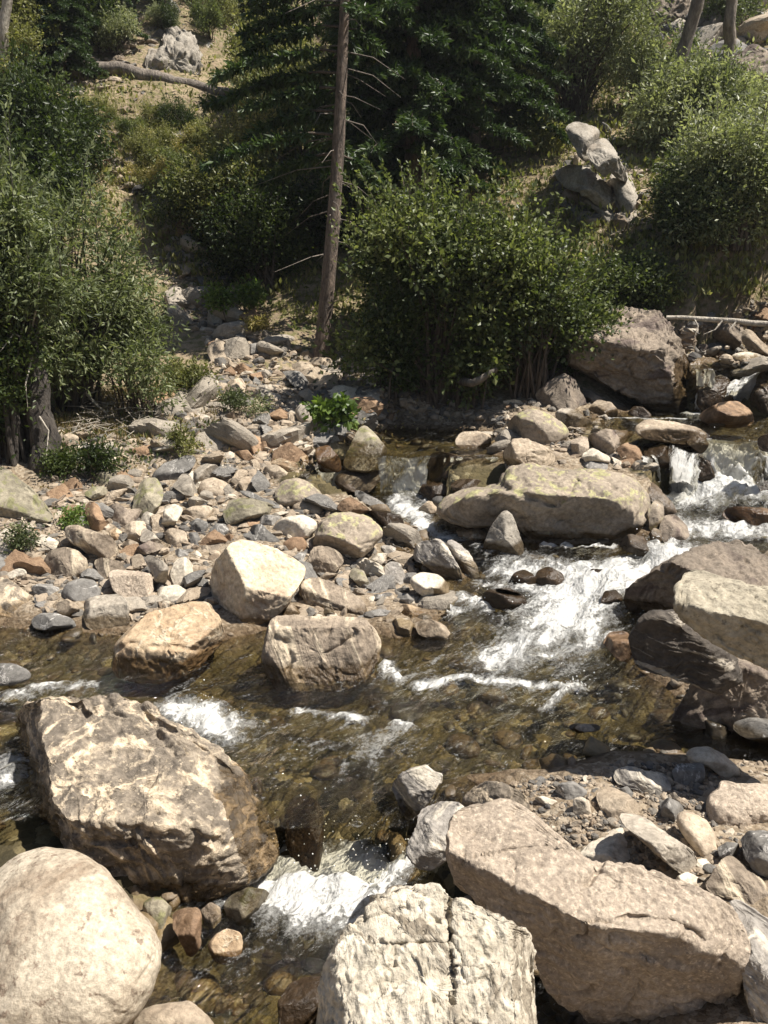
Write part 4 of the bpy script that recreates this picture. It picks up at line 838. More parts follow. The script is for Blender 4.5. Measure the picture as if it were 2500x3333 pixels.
rock('D','boulder',B_,'thin pale shard on the right of the pointed pair','streak','(258,1152),(292,1128),(382,1210),(420,1285),(370,1288),(300,1222)',lean=35,strata=((.7,.1,-.6),.05,5))
rock('D','boulder',B_,'brown pyramid boulder left of the upper pool','cliff','(648,512),(700,460),(780,415),(822,440),(882,547),(862,592),(780,585),(690,555)',p=3,lean=26,cuts=[((.6,-.6,.5),.5),((-.7,-.6,.1),.55)],nrand=1,base=(1850,1345))
rock('D','boulder',B_,'rounded grey brown boulder below the pyramid boulder','lichen','(528,652),(560,600),(640,568),(712,590),(802,660),(802,682),(740,712),(640,714),(560,692)',p=2.3,nrand=1,cuts=[((-.5,-.8,.0),.6)])
rock('D','boulder',B_,'dome stone right of the rounded grey brown boulder','grey','(728,592),(770,565),(832,578),(907,630),(902,652),(840,664),(770,642)',p=2.3)
rock('D','stone',S_,'tan rounded stone beside the upper pool foam','tan','(878,572),(920,531),(982,543),(1017,580),(1002,602),(930,603)',p=2.3)
rock('D','stone',S_,'orange tan rock in the left pool','tan','(303,712),(330,673),(400,666),(467,685),(462,727),(400,740),(320,737)',p=2.4,reach=.04)
rock('D','boulder',B_,'orange banded stone resting behind the lichen boulder','tan','(513,762),(550,703),(620,701),(702,740),(747,772),(730,802),(620,818),(530,832)',p=2.4,strata=((.2,.3,.9),.04,6),base=(1690,1550))
rock('D','boulder',B_,'broad flat rock between pool and right falls','tan','(1068,652),(1130,618),(1250,628),(1382,660),(1412,692),(1300,713),(1150,698),(1088,683)',lean=58,T=.6,nrand=1,cuts=[((0,-.95,.1),.45)])
rock('D','boulder',B_,'pale pinkish block in the ledge jumble','pink','(808,702),(880,688),(887,742),(840,773),(810,763)',base=(1880,1490))
rock('D','boulder',B_,'white grey lump in the ledge jumble','pale','(848,775),(900,738),(982,780),(972,803),(880,803)',base=(1960,1510))
rock('D','boulder',B_,'dark flat slab across the ledge jumble','cliff','(868,692),(960,658),(1090,668),(1112,712),(1040,743),(950,763),(890,733)',lean=52)
rock('D','boulder',B_,'brown block right in the ledge jumble','rust','(998,742),(1060,713),(1112,750),(1122,792),(1040,793)',base=(2080,1505))
rock('D','stone',S_,'grey flat stone between jumble and lichen boulder','slate','(808,812),(860,795),(990,810),(1000,832),(900,830),(830,826)',lean=52,base=(1900,1530))
rock('D','boulder',B_,'dark slanting ledge from jumble down to the rapids','wetrock','(1045,842),(1120,845),(1202,930),(1272,1000),(1267,1035),(1200,1000),(1120,940)',lean=35,wet=.4,base=(2190,1685))
rock('D','boulder',B_,'thin grey slab standing at the lichen boulder end','lichen','(1143,1082),(1150,990),(1180,953),(1207,980),(1212,1042),(1180,1087),(1150,1103)',lean=15,T=.4)
rock('D','boulder',B_,'brown knobby rock in the rapids','cliff','(1188,1082),(1210,1030),(1262,1028),(1312,1080),(1322,1122),(1250,1153),(1200,1133)',wet=.3)
rock('D','stone',S_,'small tan knob under the thin grey slab','tan','(1143,1112),(1170,1083),(1197,1100),(1202,1142),(1160,1153)',p=2.2)
rock('D','boulder',B_,'wet grey rock at the head of the white chute','wetrock','(998,1152),(1060,1113),(1122,1123),(1167,1172),(1120,1203),(1050,1183)',wet=.5)
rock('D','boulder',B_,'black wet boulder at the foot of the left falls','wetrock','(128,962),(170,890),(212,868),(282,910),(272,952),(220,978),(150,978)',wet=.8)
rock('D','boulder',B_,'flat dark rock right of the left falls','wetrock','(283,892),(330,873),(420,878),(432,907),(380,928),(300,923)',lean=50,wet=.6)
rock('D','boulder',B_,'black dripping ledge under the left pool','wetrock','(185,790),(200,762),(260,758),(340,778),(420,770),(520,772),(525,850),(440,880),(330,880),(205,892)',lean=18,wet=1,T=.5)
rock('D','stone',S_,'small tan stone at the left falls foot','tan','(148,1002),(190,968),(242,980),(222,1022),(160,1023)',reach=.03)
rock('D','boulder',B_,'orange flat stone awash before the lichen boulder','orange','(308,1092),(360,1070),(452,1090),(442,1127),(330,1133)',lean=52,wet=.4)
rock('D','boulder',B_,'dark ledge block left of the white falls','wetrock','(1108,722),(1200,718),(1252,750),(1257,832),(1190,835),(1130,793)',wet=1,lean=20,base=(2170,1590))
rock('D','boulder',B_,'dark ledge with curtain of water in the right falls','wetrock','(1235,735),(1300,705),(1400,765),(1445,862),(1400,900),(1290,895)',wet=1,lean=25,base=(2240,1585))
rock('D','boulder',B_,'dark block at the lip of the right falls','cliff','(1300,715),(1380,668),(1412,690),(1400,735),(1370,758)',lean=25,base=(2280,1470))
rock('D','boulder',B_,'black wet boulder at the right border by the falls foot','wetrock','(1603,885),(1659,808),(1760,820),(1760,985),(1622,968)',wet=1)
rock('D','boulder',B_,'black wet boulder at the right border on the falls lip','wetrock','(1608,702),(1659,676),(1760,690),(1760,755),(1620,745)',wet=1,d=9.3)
rock('D','boulder',B_,'submerged reddish boulder under the white water','rust','(1450,1010),(1520,990),(1640,1000),(1760,1040),(1760,1080),(1600,1075),(1470,1050)',wet=.6,lean=55,T=.4)
# --- upper right jumble
rock('K','boulder',B_,'tan rock under the fallen white pole','tan','(958,252),(1000,208),(1110,188),(1192,260),(1207,332),(1140,353),(1000,323)')
rock('K','boulder',B_,'dark stone beneath the tan rock at the fallen pole','cliff','(983,332),(1110,328),(1137,392),(1080,428),(1008,403)')
rock('K','boulder',B_,'tall grey brown boulder crossed by the fallen white pole','cliff','(1145,200),(1160,110),(1200,58),(1290,38),(1392,100),(1442,190),(1422,313),(1340,353),(1220,373),(1168,262)',lean=25)
rock('K','boulder',B_,'sloping tan slab at the right border above the high falls','tan','(1428,192),(1500,198),(1640,340),(1760,440),(1700,480),(1560,385),(1420,323)',lean=45)
rock('K','boulder',B_,'long pale rounded rock above the high falls','pale','(1308,472),(1340,418),(1480,398),(1602,430),(1657,492),(1500,513),(1330,503)',lean=48,p=2.3)
rock('K','stone',S_,'pale flat stone behind the long pale rounded rock','pale','(1298,382),(1400,343),(1502,400),(1400,413)',lean=50)
rock('K','boulder',B_,'tan lip rock left of the high thin falls','tan','(950,560),(955,500),(1050,458),(1180,448),(1222,500),(1180,530),(1080,540),(1040,640),(980,625)',lean=30,base=(2260,1232))
rock('K','boulder',B_,'pale lip rock right of the high thin falls','tan','(1198,572),(1290,508),(1420,518),(1482,580),(1380,643),(1250,643)',base=(2370,1232))
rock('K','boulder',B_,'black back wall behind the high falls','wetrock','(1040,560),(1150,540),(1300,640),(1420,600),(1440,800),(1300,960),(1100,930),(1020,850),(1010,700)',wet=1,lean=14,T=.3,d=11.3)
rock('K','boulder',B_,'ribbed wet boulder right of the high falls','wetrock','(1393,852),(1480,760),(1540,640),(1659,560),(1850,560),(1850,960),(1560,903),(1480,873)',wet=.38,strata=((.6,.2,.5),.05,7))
rock('K','boulder',B_,'reddish brown wet boulder in the upper pool','rust','(1008,992),(1080,928),(1250,848),(1400,848),(1502,920),(1537,982),(1532,1043),(1300,1063),(1050,1013)',wet=.42)
rock('K','boulder',B_,'small tan rock in front of the reddish wet boulder','tan','(1038,1047),(1120,988),(1210,973),(1272,1020),(1282,1062),(1100,1058)',p=2.2)
rock('K','boulder',B_,'dark mound under the overhang of the enormous boulder','wetrock','(378,962),(450,888),(540,898),(627,975),(560,988)',wet=.5)
rock('K','boulder',B_,'thin dark slab left under the enormous boulder','cliff','(-10,740),(60,738),(240,848),(247,868),(60,840),(-10,805)',lean=50)
# --- crags on the hillside
rock('B','crag',B_,'cap block on top of the pale crag on the right hillside','crag','(780,548),(830,522),(930,558),(910,645),(860,655),(800,598)',lean=36,p=4,T=1.2,crack=.04,amp=.03,nrand=10,f=(.22,.55),soft=0,shatter=.05,strata=((.55,.2,.7),.03,5),ext=.35,cuts=[((.4,-.4,.8),.42),((-.45,-.88,-.05),.30)],base=(1925,690))
rock('B','crag',B_,'upper right slab of the pale crag on the right hillside','crag','(868,652),(915,612),(960,590),(1015,680),(1062,742),(1030,745),(990,712),(950,728),(900,695)',lean=36,p=4,T=1.2,crack=.04,amp=.03,nrand=10,f=(.22,.55),soft=0,shatter=.05,strata=((.55,.2,.7),.03,5),ext=.35,cuts=[((.4,-.4,.8),.42),((-.45,-.88,-.05),.30)],base=(1990,705))
rock('B','crag',B_,'right end block of the pale crag on the right hillside','crag','(972,765),(1000,725),(1060,752),(1100,832),(1068,875),(1025,866),(985,805)',lean=36,p=4,T=1.2,crack=.04,amp=.03,nrand=10,f=(.22,.55),soft=0,shatter=.05,strata=((.55,.2,.7),.03,5),ext=.35,cuts=[((.4,-.4,.8),.42),((-.45,-.88,-.05),.30)],base=(2040,730))
rock('B','crag',B_,'long pale diagonal slab of the crag on the right hillside','crag','(728,742),(800,708),(872,715),(938,768),(988,832),(1026,890),(1000,912),(930,862),(850,832),(775,808)',lean=36,p=4,T=1.2,crack=.04,amp=.03,nrand=10,f=(.22,.55),soft=0,shatter=.05,strata=((.55,.2,.7),.03,5),ext=.35,cuts=[((.4,-.4,.8),.42),((-.45,-.88,-.05),.30)],base=(1960,712))
rock('B','crag',B_,'dark lower slab under the long diagonal slab of the crag','crag','(840,850),(930,868),(1000,918),(975,962),(920,915)',lean=36,p=4,T=1.2,crack=.04,amp=.03,nrand=10,f=(.22,.55),soft=0,shatter=.05,strata=((.55,.2,.7),.03,5),ext=.35,cuts=[((.4,-.4,.8),.42),((-.45,-.88,-.05),.30)],base=(1965,735))
rock('B','crag',B_,'foot block of the pale crag on the right hillside','crag','(988,942),(1030,898),(1092,888),(1112,962),(1050,985)',shatter=.2,crack=.08,base=(2050,742))
rock('A','crag',B_,'grey cracked outcrop above the fallen log','crag','(618,285),(640,220),(700,200),(710,110),(770,130),(830,150),(872,220),(868,300),(800,335),(700,338),(640,315)',lean=24,p=3,crack=.12,amp=.12,nrand=12,shatter=.12,strata=((.7,.3,.3),.05,6),f=(.3,.65))
rock('B','crag',B_,'brown block on the top right hillside','cliff','(1528,290),(1560,240),(1600,223),(1700,240),(1760,320),(1640,335),(1560,320)')
rock('B','crag',B_,'dark shattered outcrop near the top right, left of the leaning snag','cliff','(1120,60),(1150,0),(1230,-20),(1330,0),(1340,90),(1260,110),(1180,100)',crack=.13,amp=.13,nrand=12,shatter=.14,f=(.3,.65))
rock('B','crag',B_,'grey shattered outcrop near the top right, between the two snags','cliff','(1350,100),(1380,20),(1440,0),(1480,60),(1490,150),(1420,190),(1360,170)',crack=.13,amp=.13,nrand=12,shatter=.14,f=(.3,.65))
rock('B','crag',B_,'light bare rock face in a gap of the right bushes','crag','(1420,540),(1440,500),(1500,495),(1505,560),(1470,605),(1415,600)',lean=30)
rock('P','crag',B_,'pale crag peak at the upper right above the bushes','cliff','(1560,210),(1590,120),(1625,95),(1690,130),(1690,190),(1620,205)',crack=.1)
rock('B','crag',B_,'brown rock beside the right snag base','cliff','(1490,230),(1520,190),(1560,180),(1570,230),(1530,260)')
# ------------------------------------------------------------------ loose stones
def chip(seed, nu, nv, kind):
    """a broken stone: a body cut by random planes; kind 'angular' or 'round'"""
    r_ = np.random.default_rng(seed)
    v_, u_ = np.meshgrid(np.linspace(0, np.pi, nv + 2)[1:-1], np.linspace(0, 2 * np.pi, nu, endpoint=False), indexing='ij')
    D = np.stack([np.sin(v_) * np.cos(u_), np.sin(v_) * np.sin(u_), np.cos(v_)], -1).reshape(-1, 3)
    D = np.concatenate([[[0, 0, 1]], D, [[0, 0, -1]]])
    k = 9 if kind == 'angular' else 26
    n = r_.normal(size=(k, 3)); n /= np.linalg.norm(n, axis=1)[:, None]
    o = r_.uniform(.42, .95, k) if kind == 'angular' else r_.uniform(.86, 1.0, k)
    den = D @ n.T; rad = np.where(den > .05, o / np.maximum(den, .05), 9).min(1); rad = np.minimum(rad, 1.45)
    if kind == 'round': rad = .5 * rad + .5
    V = D * rad[:, None]; V *= 1 + (.05 if kind == 'angular' else .02) * fbm(D * 2.2 + seed, 3)[:, None]
    V = V * np.array([1.0, r_.uniform(.5, .9), r_.uniform(.24, .66)])
    idx = 1 + np.arange(nu * nv).reshape(nv, nu); nx = np.roll(idx, -1, 1)
    F = [np.stack([idx[:-1], idx[1:], nx[1:], nx[:-1]], -1).reshape(-1, 4), np.stack([np.zeros(nu, int), idx[0], nx[0]], -1), np.stack([np.full(nu, nu * nv + 1), nx[-1], idx[-1]], -1)]
    return V, F
def poly_px_inside(px, py):
    q = np.c_[px, py]; m = np.zeros(len(q), bool)
    for o in OUTLINES:
        if (o[:, 0].max() < q[:, 0].min()) or (o[:, 0].min() > q[:, 0].max()): continue
        m |= in_poly(q, o)
    return m
def spots(poly, n, seed, avoid=True, jitter=None):
    r_ = np.random.default_rng(seed); pw = np.array(poly, float) * K
    out = np.zeros((0, 2)); lo, hi = pw.min(0), pw.max(0)
    while len(out) < n:
        q = r_.uniform(lo, hi, (n * 3, 2)); q = q[in_poly(q, pw)]
        if avoid: q = q[~poly_px_inside(q[:, 0], q[:, 1])]
        out = np.concatenate([out, q])
    return out[:n]
def to_ground(q):
    """photo pixels to places on the ground (many at once)"""
    D = ray(q[:, 0], q[:, 1]); t = np.full(len(q), 2.0); done = np.zeros(len(q), bool)
    while not done.all() and t.min() < 60:
        P = CAM + D * t[:, None]; act = ~done
        h = np.full(len(q), -9.0); h[act] = T_height(P[act, :2], False)
        done |= (P[:, 2] <= h); t[~done] += np.maximum(.05, t[~done] * .006)
        if t[~done].size and t[~done].min() > 50: break
    return CAM + D * t[:, None]
ZONES = {
 'scree': [(350,560),(440,590),(500,660),(580,710),(690,775),(860,880),(840,920),(760,960),(600,1000),(440,960),(300,930),(420,820),(470,760),(370,680)],
 'bar': [(100,930),(440,960),(700,970),(660,1060),(720,1080),(850,1140),(980,1290),(960,1350),(850,1345),(650,1335),(450,1320),(280,1340),(0,1320),(0,1130),(150,1020)],
 'shade': [(690,790),(800,790),(900,860),(1070,870),(1060,915),(980,915),(850,905),(800,930),(740,900)],
 'spit': [(960,1715),(1150,1690),(1340,1650),(1659,1650),(1659,1800),(1560,1880),(1500,1910),(1300,1860),(1180,1790)],
 'ledge': [(1060,900),(1150,830),(1270,840),(1300,900),(1400,960),(1430,1010),(1380,1020),(1270,1010),(1080,1000),(1060,950)],
 'jumble': [(1450,720),(1659,640),(1659,800),(1560,800),(1500,790)],
 'hill': [(150,120),(330,20),(480,30),(440,180),(400,250),(480,420),(600,480),(560,640),(470,680),(380,600),(330,450),(160,300)],
 'cragfoot': [(1200,400),(1235,300),(1300,270),(1400,430),(1410,500),(1330,515),(1230,480)],
 'talus': [(1380,20),(1659,0),(1659,330),(1560,330),(1470,200)]}
protoA = [mesh_np('broken_stone', *chip(40 + i, 26, 14, 'angular'), M[['tan', 'grey', 'slate', 'pale', 'rust', 'slate', 'tan', 'grey'][i]], False, {'wet': np.zeros(26 * 14 + 2)}) for i in range(8)]
protoR = [mesh_np('cobble', *chip(70 + i, 26, 14, 'round'), M[['pale', 'slate', 'tan', 'grey', 'slate'][i]], True, {'wet': np.zeros(26 * 14 + 2)}) for i in range(5)]
GROUPS = [('scree', 105, 'scree_stone', 'angular tan stone on the scree slope below the tall bare trunk', 'scree stones on the slope', protoA, (.10, .34)),
          ('bar', 125, 'rubble_stone', 'broken stone in the rubble bar left of the stream', 'stones of the rubble bar', protoA, (.06, .22)),
          ('spit', 26, 'pebble', 'pebble lying on the gravel spit at the lower right', 'pebbles of the gravel spit', protoR, (.018, .045)),
          ('ledge', 26, 'ledge_stone', 'stone jammed in the ledge between the two pools', 'stones of the ledge', protoA, (.07, .17)),
          ('jumble', 26, 'jumble_stone', 'stone in the jumble above the high falls', 'stones above the high falls', protoA, (.09, .22)),
          ('hill', 46, 'hillside_stone', 'pale stone lying on the bare hillside patch', 'stones of the bare hillside', protoA, (.12, .32)),
          ('talus', 24, 'talus_stone', 'block of the talus in the top right corner', 'talus blocks', protoA, (.25, .6))]
for gi, (zn, n, nm, lab, grp, protos, (s0, s1)) in enumerate(GROUPS):
    q = spots(ZONES[zn], n, 100 + gi); P = to_ground(q)
    for i in range(n):
        s = s0 + (s1 - s0) * rng.random() ** 2.0
        link(nm, protos[int(rng.integers(len(protos)))], P[i] + [0, 0, s * .12], label=lab, cat='stone', group=grp, rot=(rng.normal() * .35, rng.normal() * .35, rng.uniform(0, 6.28)), scale=(s * rng.uniform(.85, 1.25), s, s * rng.uniform(.8, 1.2)))
# the countless small stuff, one sheet of broken rock per ground
mr = bpy.data.materials.new('small broken stone'); t = NT(mr)
tn = t.attr('tone'); nz = t.noise(t.n('TexCoord').outputs['Object'], 26, 5, .65)
col = t.ramp(tn, (0.0, (.09, .085, .08)), (.25, (.17, .155, .135)), (.45, (.28, .225, .165)), (.7, (.42, .345, .26)), (.88, (.22, .165, .115)), (1.0, (.60, .53, .43)))
col = t.mix(1.0, col, t.ramp(nz, (.3, (.62, .6, .57)), (.7, (1.1, 1.08, 1.05))), 'MULTIPLY')
wt = t.attr('wet'); col = t.mix(wt, col, t.mix(1.0, col, (.36, .30, .19), 'MULTIPLY'))
t.n('OutputMaterial', Surface=t.n('BsdfPrincipled', Base__Color=col, Roughness=t.math('SUBTRACT', .88, t.math('MULTIPLY', wt, .5)), Normal=t.n('Bump', Height=nz, Strength=.6, Distance=.02)))
small = [chip(200 + i, 8, 5, 'angular') for i in range(14)] + [chip(240 + i, 8, 5, 'round') for i in range(6)]
def rubble(name, label, P, size, flat=False, kinds=(0, 20), tone=None, tilt=.45):
    n = len(P); Vs, Fq, Ft, tn, wt, base = [], [], [], [], [], 0
    w = wetness(P, .06)
    for i in range(n):
        V, F = small[int(rng.integers(*kinds))]
        a = rng.uniform(0, 6.28); ca, sa = math.cos(a), math.sin(a); b = rng.normal() * tilt; cb, sb = math.cos(b), math.sin(b)
        Rm = np.array([[ca, -sa, 0], [sa, ca, 0], [0, 0, 1]]) @ np.array([[cb, 0, sb], [0, 1, 0], [-sb, 0, cb]])
        Vs.append(V @ Rm.T * size[i] + P[i] + [0, 0, size[i] * .03]); Fq.append(F[0] + base); Ft += [F[1] + base, F[2] + base]; base += len(V)
        tn.append(np.full(len(V), rng.random() if tone is None else np.clip(rng.normal(tone[0], tone[1]), 0, 1))); wt.append(np.full(len(V), w[i]))
    link(name, mesh_np(name, np.concatenate(Vs), [np.concatenate(Fq), np.concatenate(Ft)], mr, flat, {'tone': np.concatenate(tn), 'wet': np.concatenate(wt)}), kind='stuff', label=label)
def pw_size(n, a, b, e=2.6): return a + (b - a) * rng.random(n) ** e
for zn, n, a, b, lab, av in (('scree', 3600, .026, .12, 'small angular scree covering the slope', True), ('bar', 4600, .02, .085, 'small broken stones covering the rubble bar', True), ('spit', 5200, .005, .03, 'fine gravel of the spit', True), ('shade', 700, .02, .10, 'small stones in the shade between the conifer foot and the pool', True), ('ledge', 500, .03, .09, 'small stones filling the ledge', True), ('jumble', 420, .04, .12, 'small stones filling the upper jumble', True), ('hill', 2200, .03, .17, 'loose chips on the bare hillside', False), ('cragfoot', 260, .05, .28, 'broken rock round the foot of the right hillside crag', False), ('talus', 300, .1, .3, 'smaller talus in the top right corner', False)):
    P = to_ground(spots(ZONES[zn], n, 300 + n, av)); rubble('rubble' if zn != 'spit' else 'gravel', lab, P, pw_size(n, a, b))
bed = []
for k, n in (('main', 520), ('low', 150), ('pl', 40)):
    lo, hi = PW[k].min(0), PW[k].max(0); q = rng.uniform(lo, hi, (n * 4, 2)); q = q[(poly_dist(q, PW[k]) > .02)][:n]; bed.append(q)
bed = np.concatenate(bed); bed = bed[np.abs(bed[:, 0]) < 5.5]; Pb = np.c_[bed, T_height(bed)]
rubble('riverbed_stones', 'amber and dark cobbles on the stream bed under water', Pb, pw_size(len(Pb),   .03, .13, 2.6), True, (4, 20), (.45, .25), .2)
# ------------------------------------------------------------------ plants
def leaf_mat(name, dark, mid, light, trans=.38, rough=.45):
    m = bpy.data.materials.new(name); t = NT(m)
    col = t.ramp(t.attr('tone'), (.1, dark), (.5, mid), (.92, light))
    p = t.n('BsdfPrincipled', Base__Color=col, Roughness=rough); p.inputs['Specular IOR Level'].default_value = .35
    tl = t.n('BsdfTranslucent', Color=t.mix(1.0, col, (1.25, 1.35, .7), 'MULTIPLY'))
    t.n('OutputMaterial', Surface=t.n('MixShader', i0=trans, i1=p, i2=tl)); return m
def bark_mat(name, c1, c2, sc=9):
    m = bpy.data.materials.new(name); t = NT(m); co = t.n('TexCoord').outputs['Object']
    mp = t.n('Mapping', Vector=co, Scale=(1, 1, .3))
    n = t.noise(mp.outputs[0], sc, 7, .65, .4); n2 = t.noise(mp.outputs[0], sc * 4, 5, .65)
    col = t.mix(1.0, t.ramp(n, (.35, c1), (.62, c2)), t.ramp(n2, (.3, .55), (.65, 1.1)), 'MULTIPLY')
    t.n('OutputMaterial', Surface=t.n('BsdfPrincipled', Base__Color=col, Roughness=.9, Normal=t.n('Bump', Height=t.math('ADD', n, n2), Strength=.9, Distance=.04))); return m
L = {'alder': leaf_mat('alder leaves', (.030,.042,.014), (.082,.105,.034), (.22,.24,.09)),
     'willow': leaf_mat('willow leaves', (.050,.064,.025), (.115,.140,.060), (.27,.29,.15)),
     'pale': leaf_mat('pale hillside leaves', (.11,.12,.06), (.23,.25,.13), (.40,.41,.25)),
     'yellow': leaf_mat('yellowing leaves', (.12,.11,.03), (.28,.24,.08), (.58,.46,.22)),
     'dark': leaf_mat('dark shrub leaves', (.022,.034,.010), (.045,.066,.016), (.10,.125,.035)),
     'olive': leaf_mat('olive shrub leaves', (.08,.09,.03), (.175,.18,.06), (.33,.31,.13)),
     'herb': leaf_mat('bright herb leaves', (.05,.085,.018), (.10,.155,.03), (.19,.26,.06)),
     'needle': leaf_mat('fir needles', (.016,.030,.010), (.034,.060,.018), (.075,.11,.032), .25),
     'dry': leaf_mat('dry grass', (.14,.10,.04), (.26,.20,.09), (.42,.34,.18)),
     'grass': leaf_mat('hill grass', (.12,.125,.03), (.24,.225,.06), (.46,.39,.17))}
K_ = {'pine': bark_mat('reddish conifer bark', (.085,.065,.05), (.29,.215,.16), 16), 'grey': bark_mat('grey bark', (.10,.085,.07), (.24,.20,.16)), 'twig': bark_mat('brown twigs', (.07,.05,.035), (.16,.12,.085), 14), 'dark': bark_mat('shaggy bark darkened for shade', (.035,.028,.022), (.10,.082,.065)), 'dead': bark_mat('bleached dead wood', (.32,.27,.21), (.56,.50,.41), 6), 'snag': bark_mat('grey snag wood', (.13,.105,.085), (.28,.235,.19))}  # the dark bark has the deep shade of the left border in its colour
def leaf_mesh(name, C, A, size, width, tone, mat):
    """one bent four-cornered leaf at each C, pointing along A"""
    n = len(C); A = A / (np.linalg.norm(A, axis=1)[:, None] + 1e-9)
    r_ = rng.normal(size=(n, 3)); S = np.cross(A, r_); S /= np.linalg.norm(S, axis=1)[:, None] + 1e-9; N = np.cross(A, S)
    l = (size * rng.uniform(.65, 1.25, n))[:, None]; w = l * width
    V = np.stack([C, C + A * l * .45 + S * w * .5 + N * w * .14, C + A * l, C + A * l * .45 - S * w * .5 + N * w * .14], 1).reshape(-1, 3)
    return V, np.arange(4 * n).reshape(n, 4), np.repeat(tone, 4)
def crown_points(W, D, H, ncl, per, cr, prof, seed, z0=.12):
    """clumps of leaves on the shells of several overlapping lobes, with shoots standing out of them"""
    r_ = np.random.default_rng(seed); nl = int(np.clip(ncl / 22, 4, 22))
    v = z0 + .12 + (.64 - z0) * r_.random(nl); a = r_.uniform(0, 2 * np.pi, nl)
    if prof == 'dome': R_ = np.where(v < .45, .80 + .2 * v / .45, np.sqrt(np.clip(1 - ((v - .45) / .72) ** 2, .05, 1)))
    elif prof == 'vase': R_ = np.where(v < .62, .22 + .78 * (v / .62) ** .9, np.sqrt(np.clip(1 - ((v - .62) / .5) ** 2, .05, 1)))
    else: R_ = np.full(nl, .5)
    rr = np.sqrt(r_.uniform(.15, 1, nl)) * R_ * .86
    rr = rr * np.where(r_.random(nl) < .22, 1.35, 1.0)
    LCn = np.c_[np.cos(a) * rr * W / 2, np.sin(a) * rr * D / 2, v * H]
    LR = r_.uniform(.11, .25, nl) * (W * D * H) ** (1 / 3)
    id0 = r_.choice(nl, ncl, p=LR ** 2 / (LR ** 2).sum()); u = r_.normal(size=(ncl, 3)); u /= np.linalg.norm(u, axis=1)[:, None]
    C = LCn[id0] + u * (LR[id0] * r_.uniform(.35, 1.05, ncl))[:, None] * np.array([1, .9, .95])
    sh = r_.random(ncl) < .20; C[sh] += u[sh] * (LR[id0][sh] * r_.uniform(.2, .9, sh.sum()))[:, None] + np.array([0, 0, .05 * H])
    C[:, 2] = np.clip(C[:, 2], z0 * H, 1.08 * H)
    ct = np.clip(r_.normal(.46, .17, nl)[id0] + r_.normal(0, .12, ncl), 0, 1)
    per_ = r_.poisson(per, ncl); id_ = np.repeat(np.arange(ncl), per_)
    off = r_.normal(size=(len(id_), 3)) * (cr * r_.uniform(.6, 1.2, ncl)[id_])[:, None] * np.array([1, 1, .75])
    P = C[id_] + off; P[:, 2] = np.maximum(P[:, 2], .03)
    out = P - LCn[id0][id_]; out /= np.linalg.norm(out, axis=1)[:, None] + 1e-9
    A = out * .5 + r_.normal(size=P.shape) * .65 + [0, 0, -.05]
    tone = np.clip(ct[id_] + r_.normal(0, .15, len(id_)), 0, 1)
    return C, P, A, tone
def stems_of(C, H, seed, n=30, r0=.02, base_spread=.08):
    r_ = np.random.default_rng(seed + 5); paths = []
    for i in r_.choice(len(C), min(n, len(C)), replace=False):
        e = C[i]; b = np.array([r_.normal() * base_spread, r_.normal() * base_spread, -.1])
        m1 = b + (e - b) * np.array([.25, .25, .45]) + r_.normal(size=3) * H * .02; m2 = b + (e - b) * np.array([.62, .62, .78]) + r_.normal(size=3) * H * .02
        tt = np.linspace(0, 1, 8)[:, None]
        pts = (1 - tt) ** 3 * b + 3 * (1 - tt) ** 2 * tt * m1 + 3 * (1 - tt) * tt ** 2 * m2 + tt ** 3 * e
        paths.append((pts, np.linspace(r0 * r_.uniform(.6, 1.2), r0 * .18, 8)))
    return tubes(paths, 5)
def bush_meshes(nm, W, D, H, ncl, per, cr, leaf, width, lm, prof, seed, nst=30, r0=.02, z0=.12, bark='twig', bs=.08):
    C, P, A, tone = crown_points(W, D, H, ncl, per, cr, prof, seed, z0)
    r2 = np.random.default_rng(seed + 77); shp = []
    for i in r2.choice(len(C), max(6, len(C) // 3), replace=False):
        d = C[i] - np.array([0, 0, H * .25]); d /= np.linalg.norm(d) + 1e-9; d = d * .7 + np.array([0, 0, .55]) + r2.normal(size=3) * .25
        l = min(r2.uniform(.10, .32) * H, .9); tt = np.linspace(0, 1, max(5, int(l / .03)))[:, None]
        pts = C[i] + d * l * tt + np.array([0, 0, -.3 * l]) * tt ** 2
        shp.append((pts[::max(1, len(pts) // 5)], np.linspace(.006, .002, len(pts[::max(1, len(pts) // 5)]))))
        lp = np.repeat(pts[1:], 2, 0); la = np.repeat(np.gradient(pts, axis=0)[1:], 2, 0); la /= np.linalg.norm(la, axis=1)[:, None]
        P = np.concatenate([P, lp]); A = np.concatenate([A, la * .6 + r2.normal(size=lp.shape) * .55]); tone = np.concatenate([tone, np.clip(r2.normal(.62, .15, len(lp)), 0, 1)])
    V, F, tn = leaf_mesh('leaves', P, A, leaf * r2.uniform(.75, 1.25, len(P)), width, tone, None)
    cm = mesh_np('foliage', V, F, L[lm], False, {'tone': tn})
    SV, SF = stems_of(C, H, seed, nst, r0, bs)
    s2, f2 = tubes(shp, 4); SF = np.concatenate([SF, f2 + len(SV)]); SV = np.concatenate([SV, s2])
    return cm, mesh_np('stems', SV, SF, K_[bark], True)
def put_bush(name, label, cat, cm, sm, loc, rz=0, s=(1, 1, 1), group=None, parts=('foliage', 'stems')):
    e = link(name, None, loc, label=label, cat=cat, group=group, rot=(0, 0, rz), scale=s)
    link(parts[0], cm, parent=e); link(parts[1], sm, parent=e)
    return e
def metres(px, dist): return px * K / 1666.5 * TV * dist
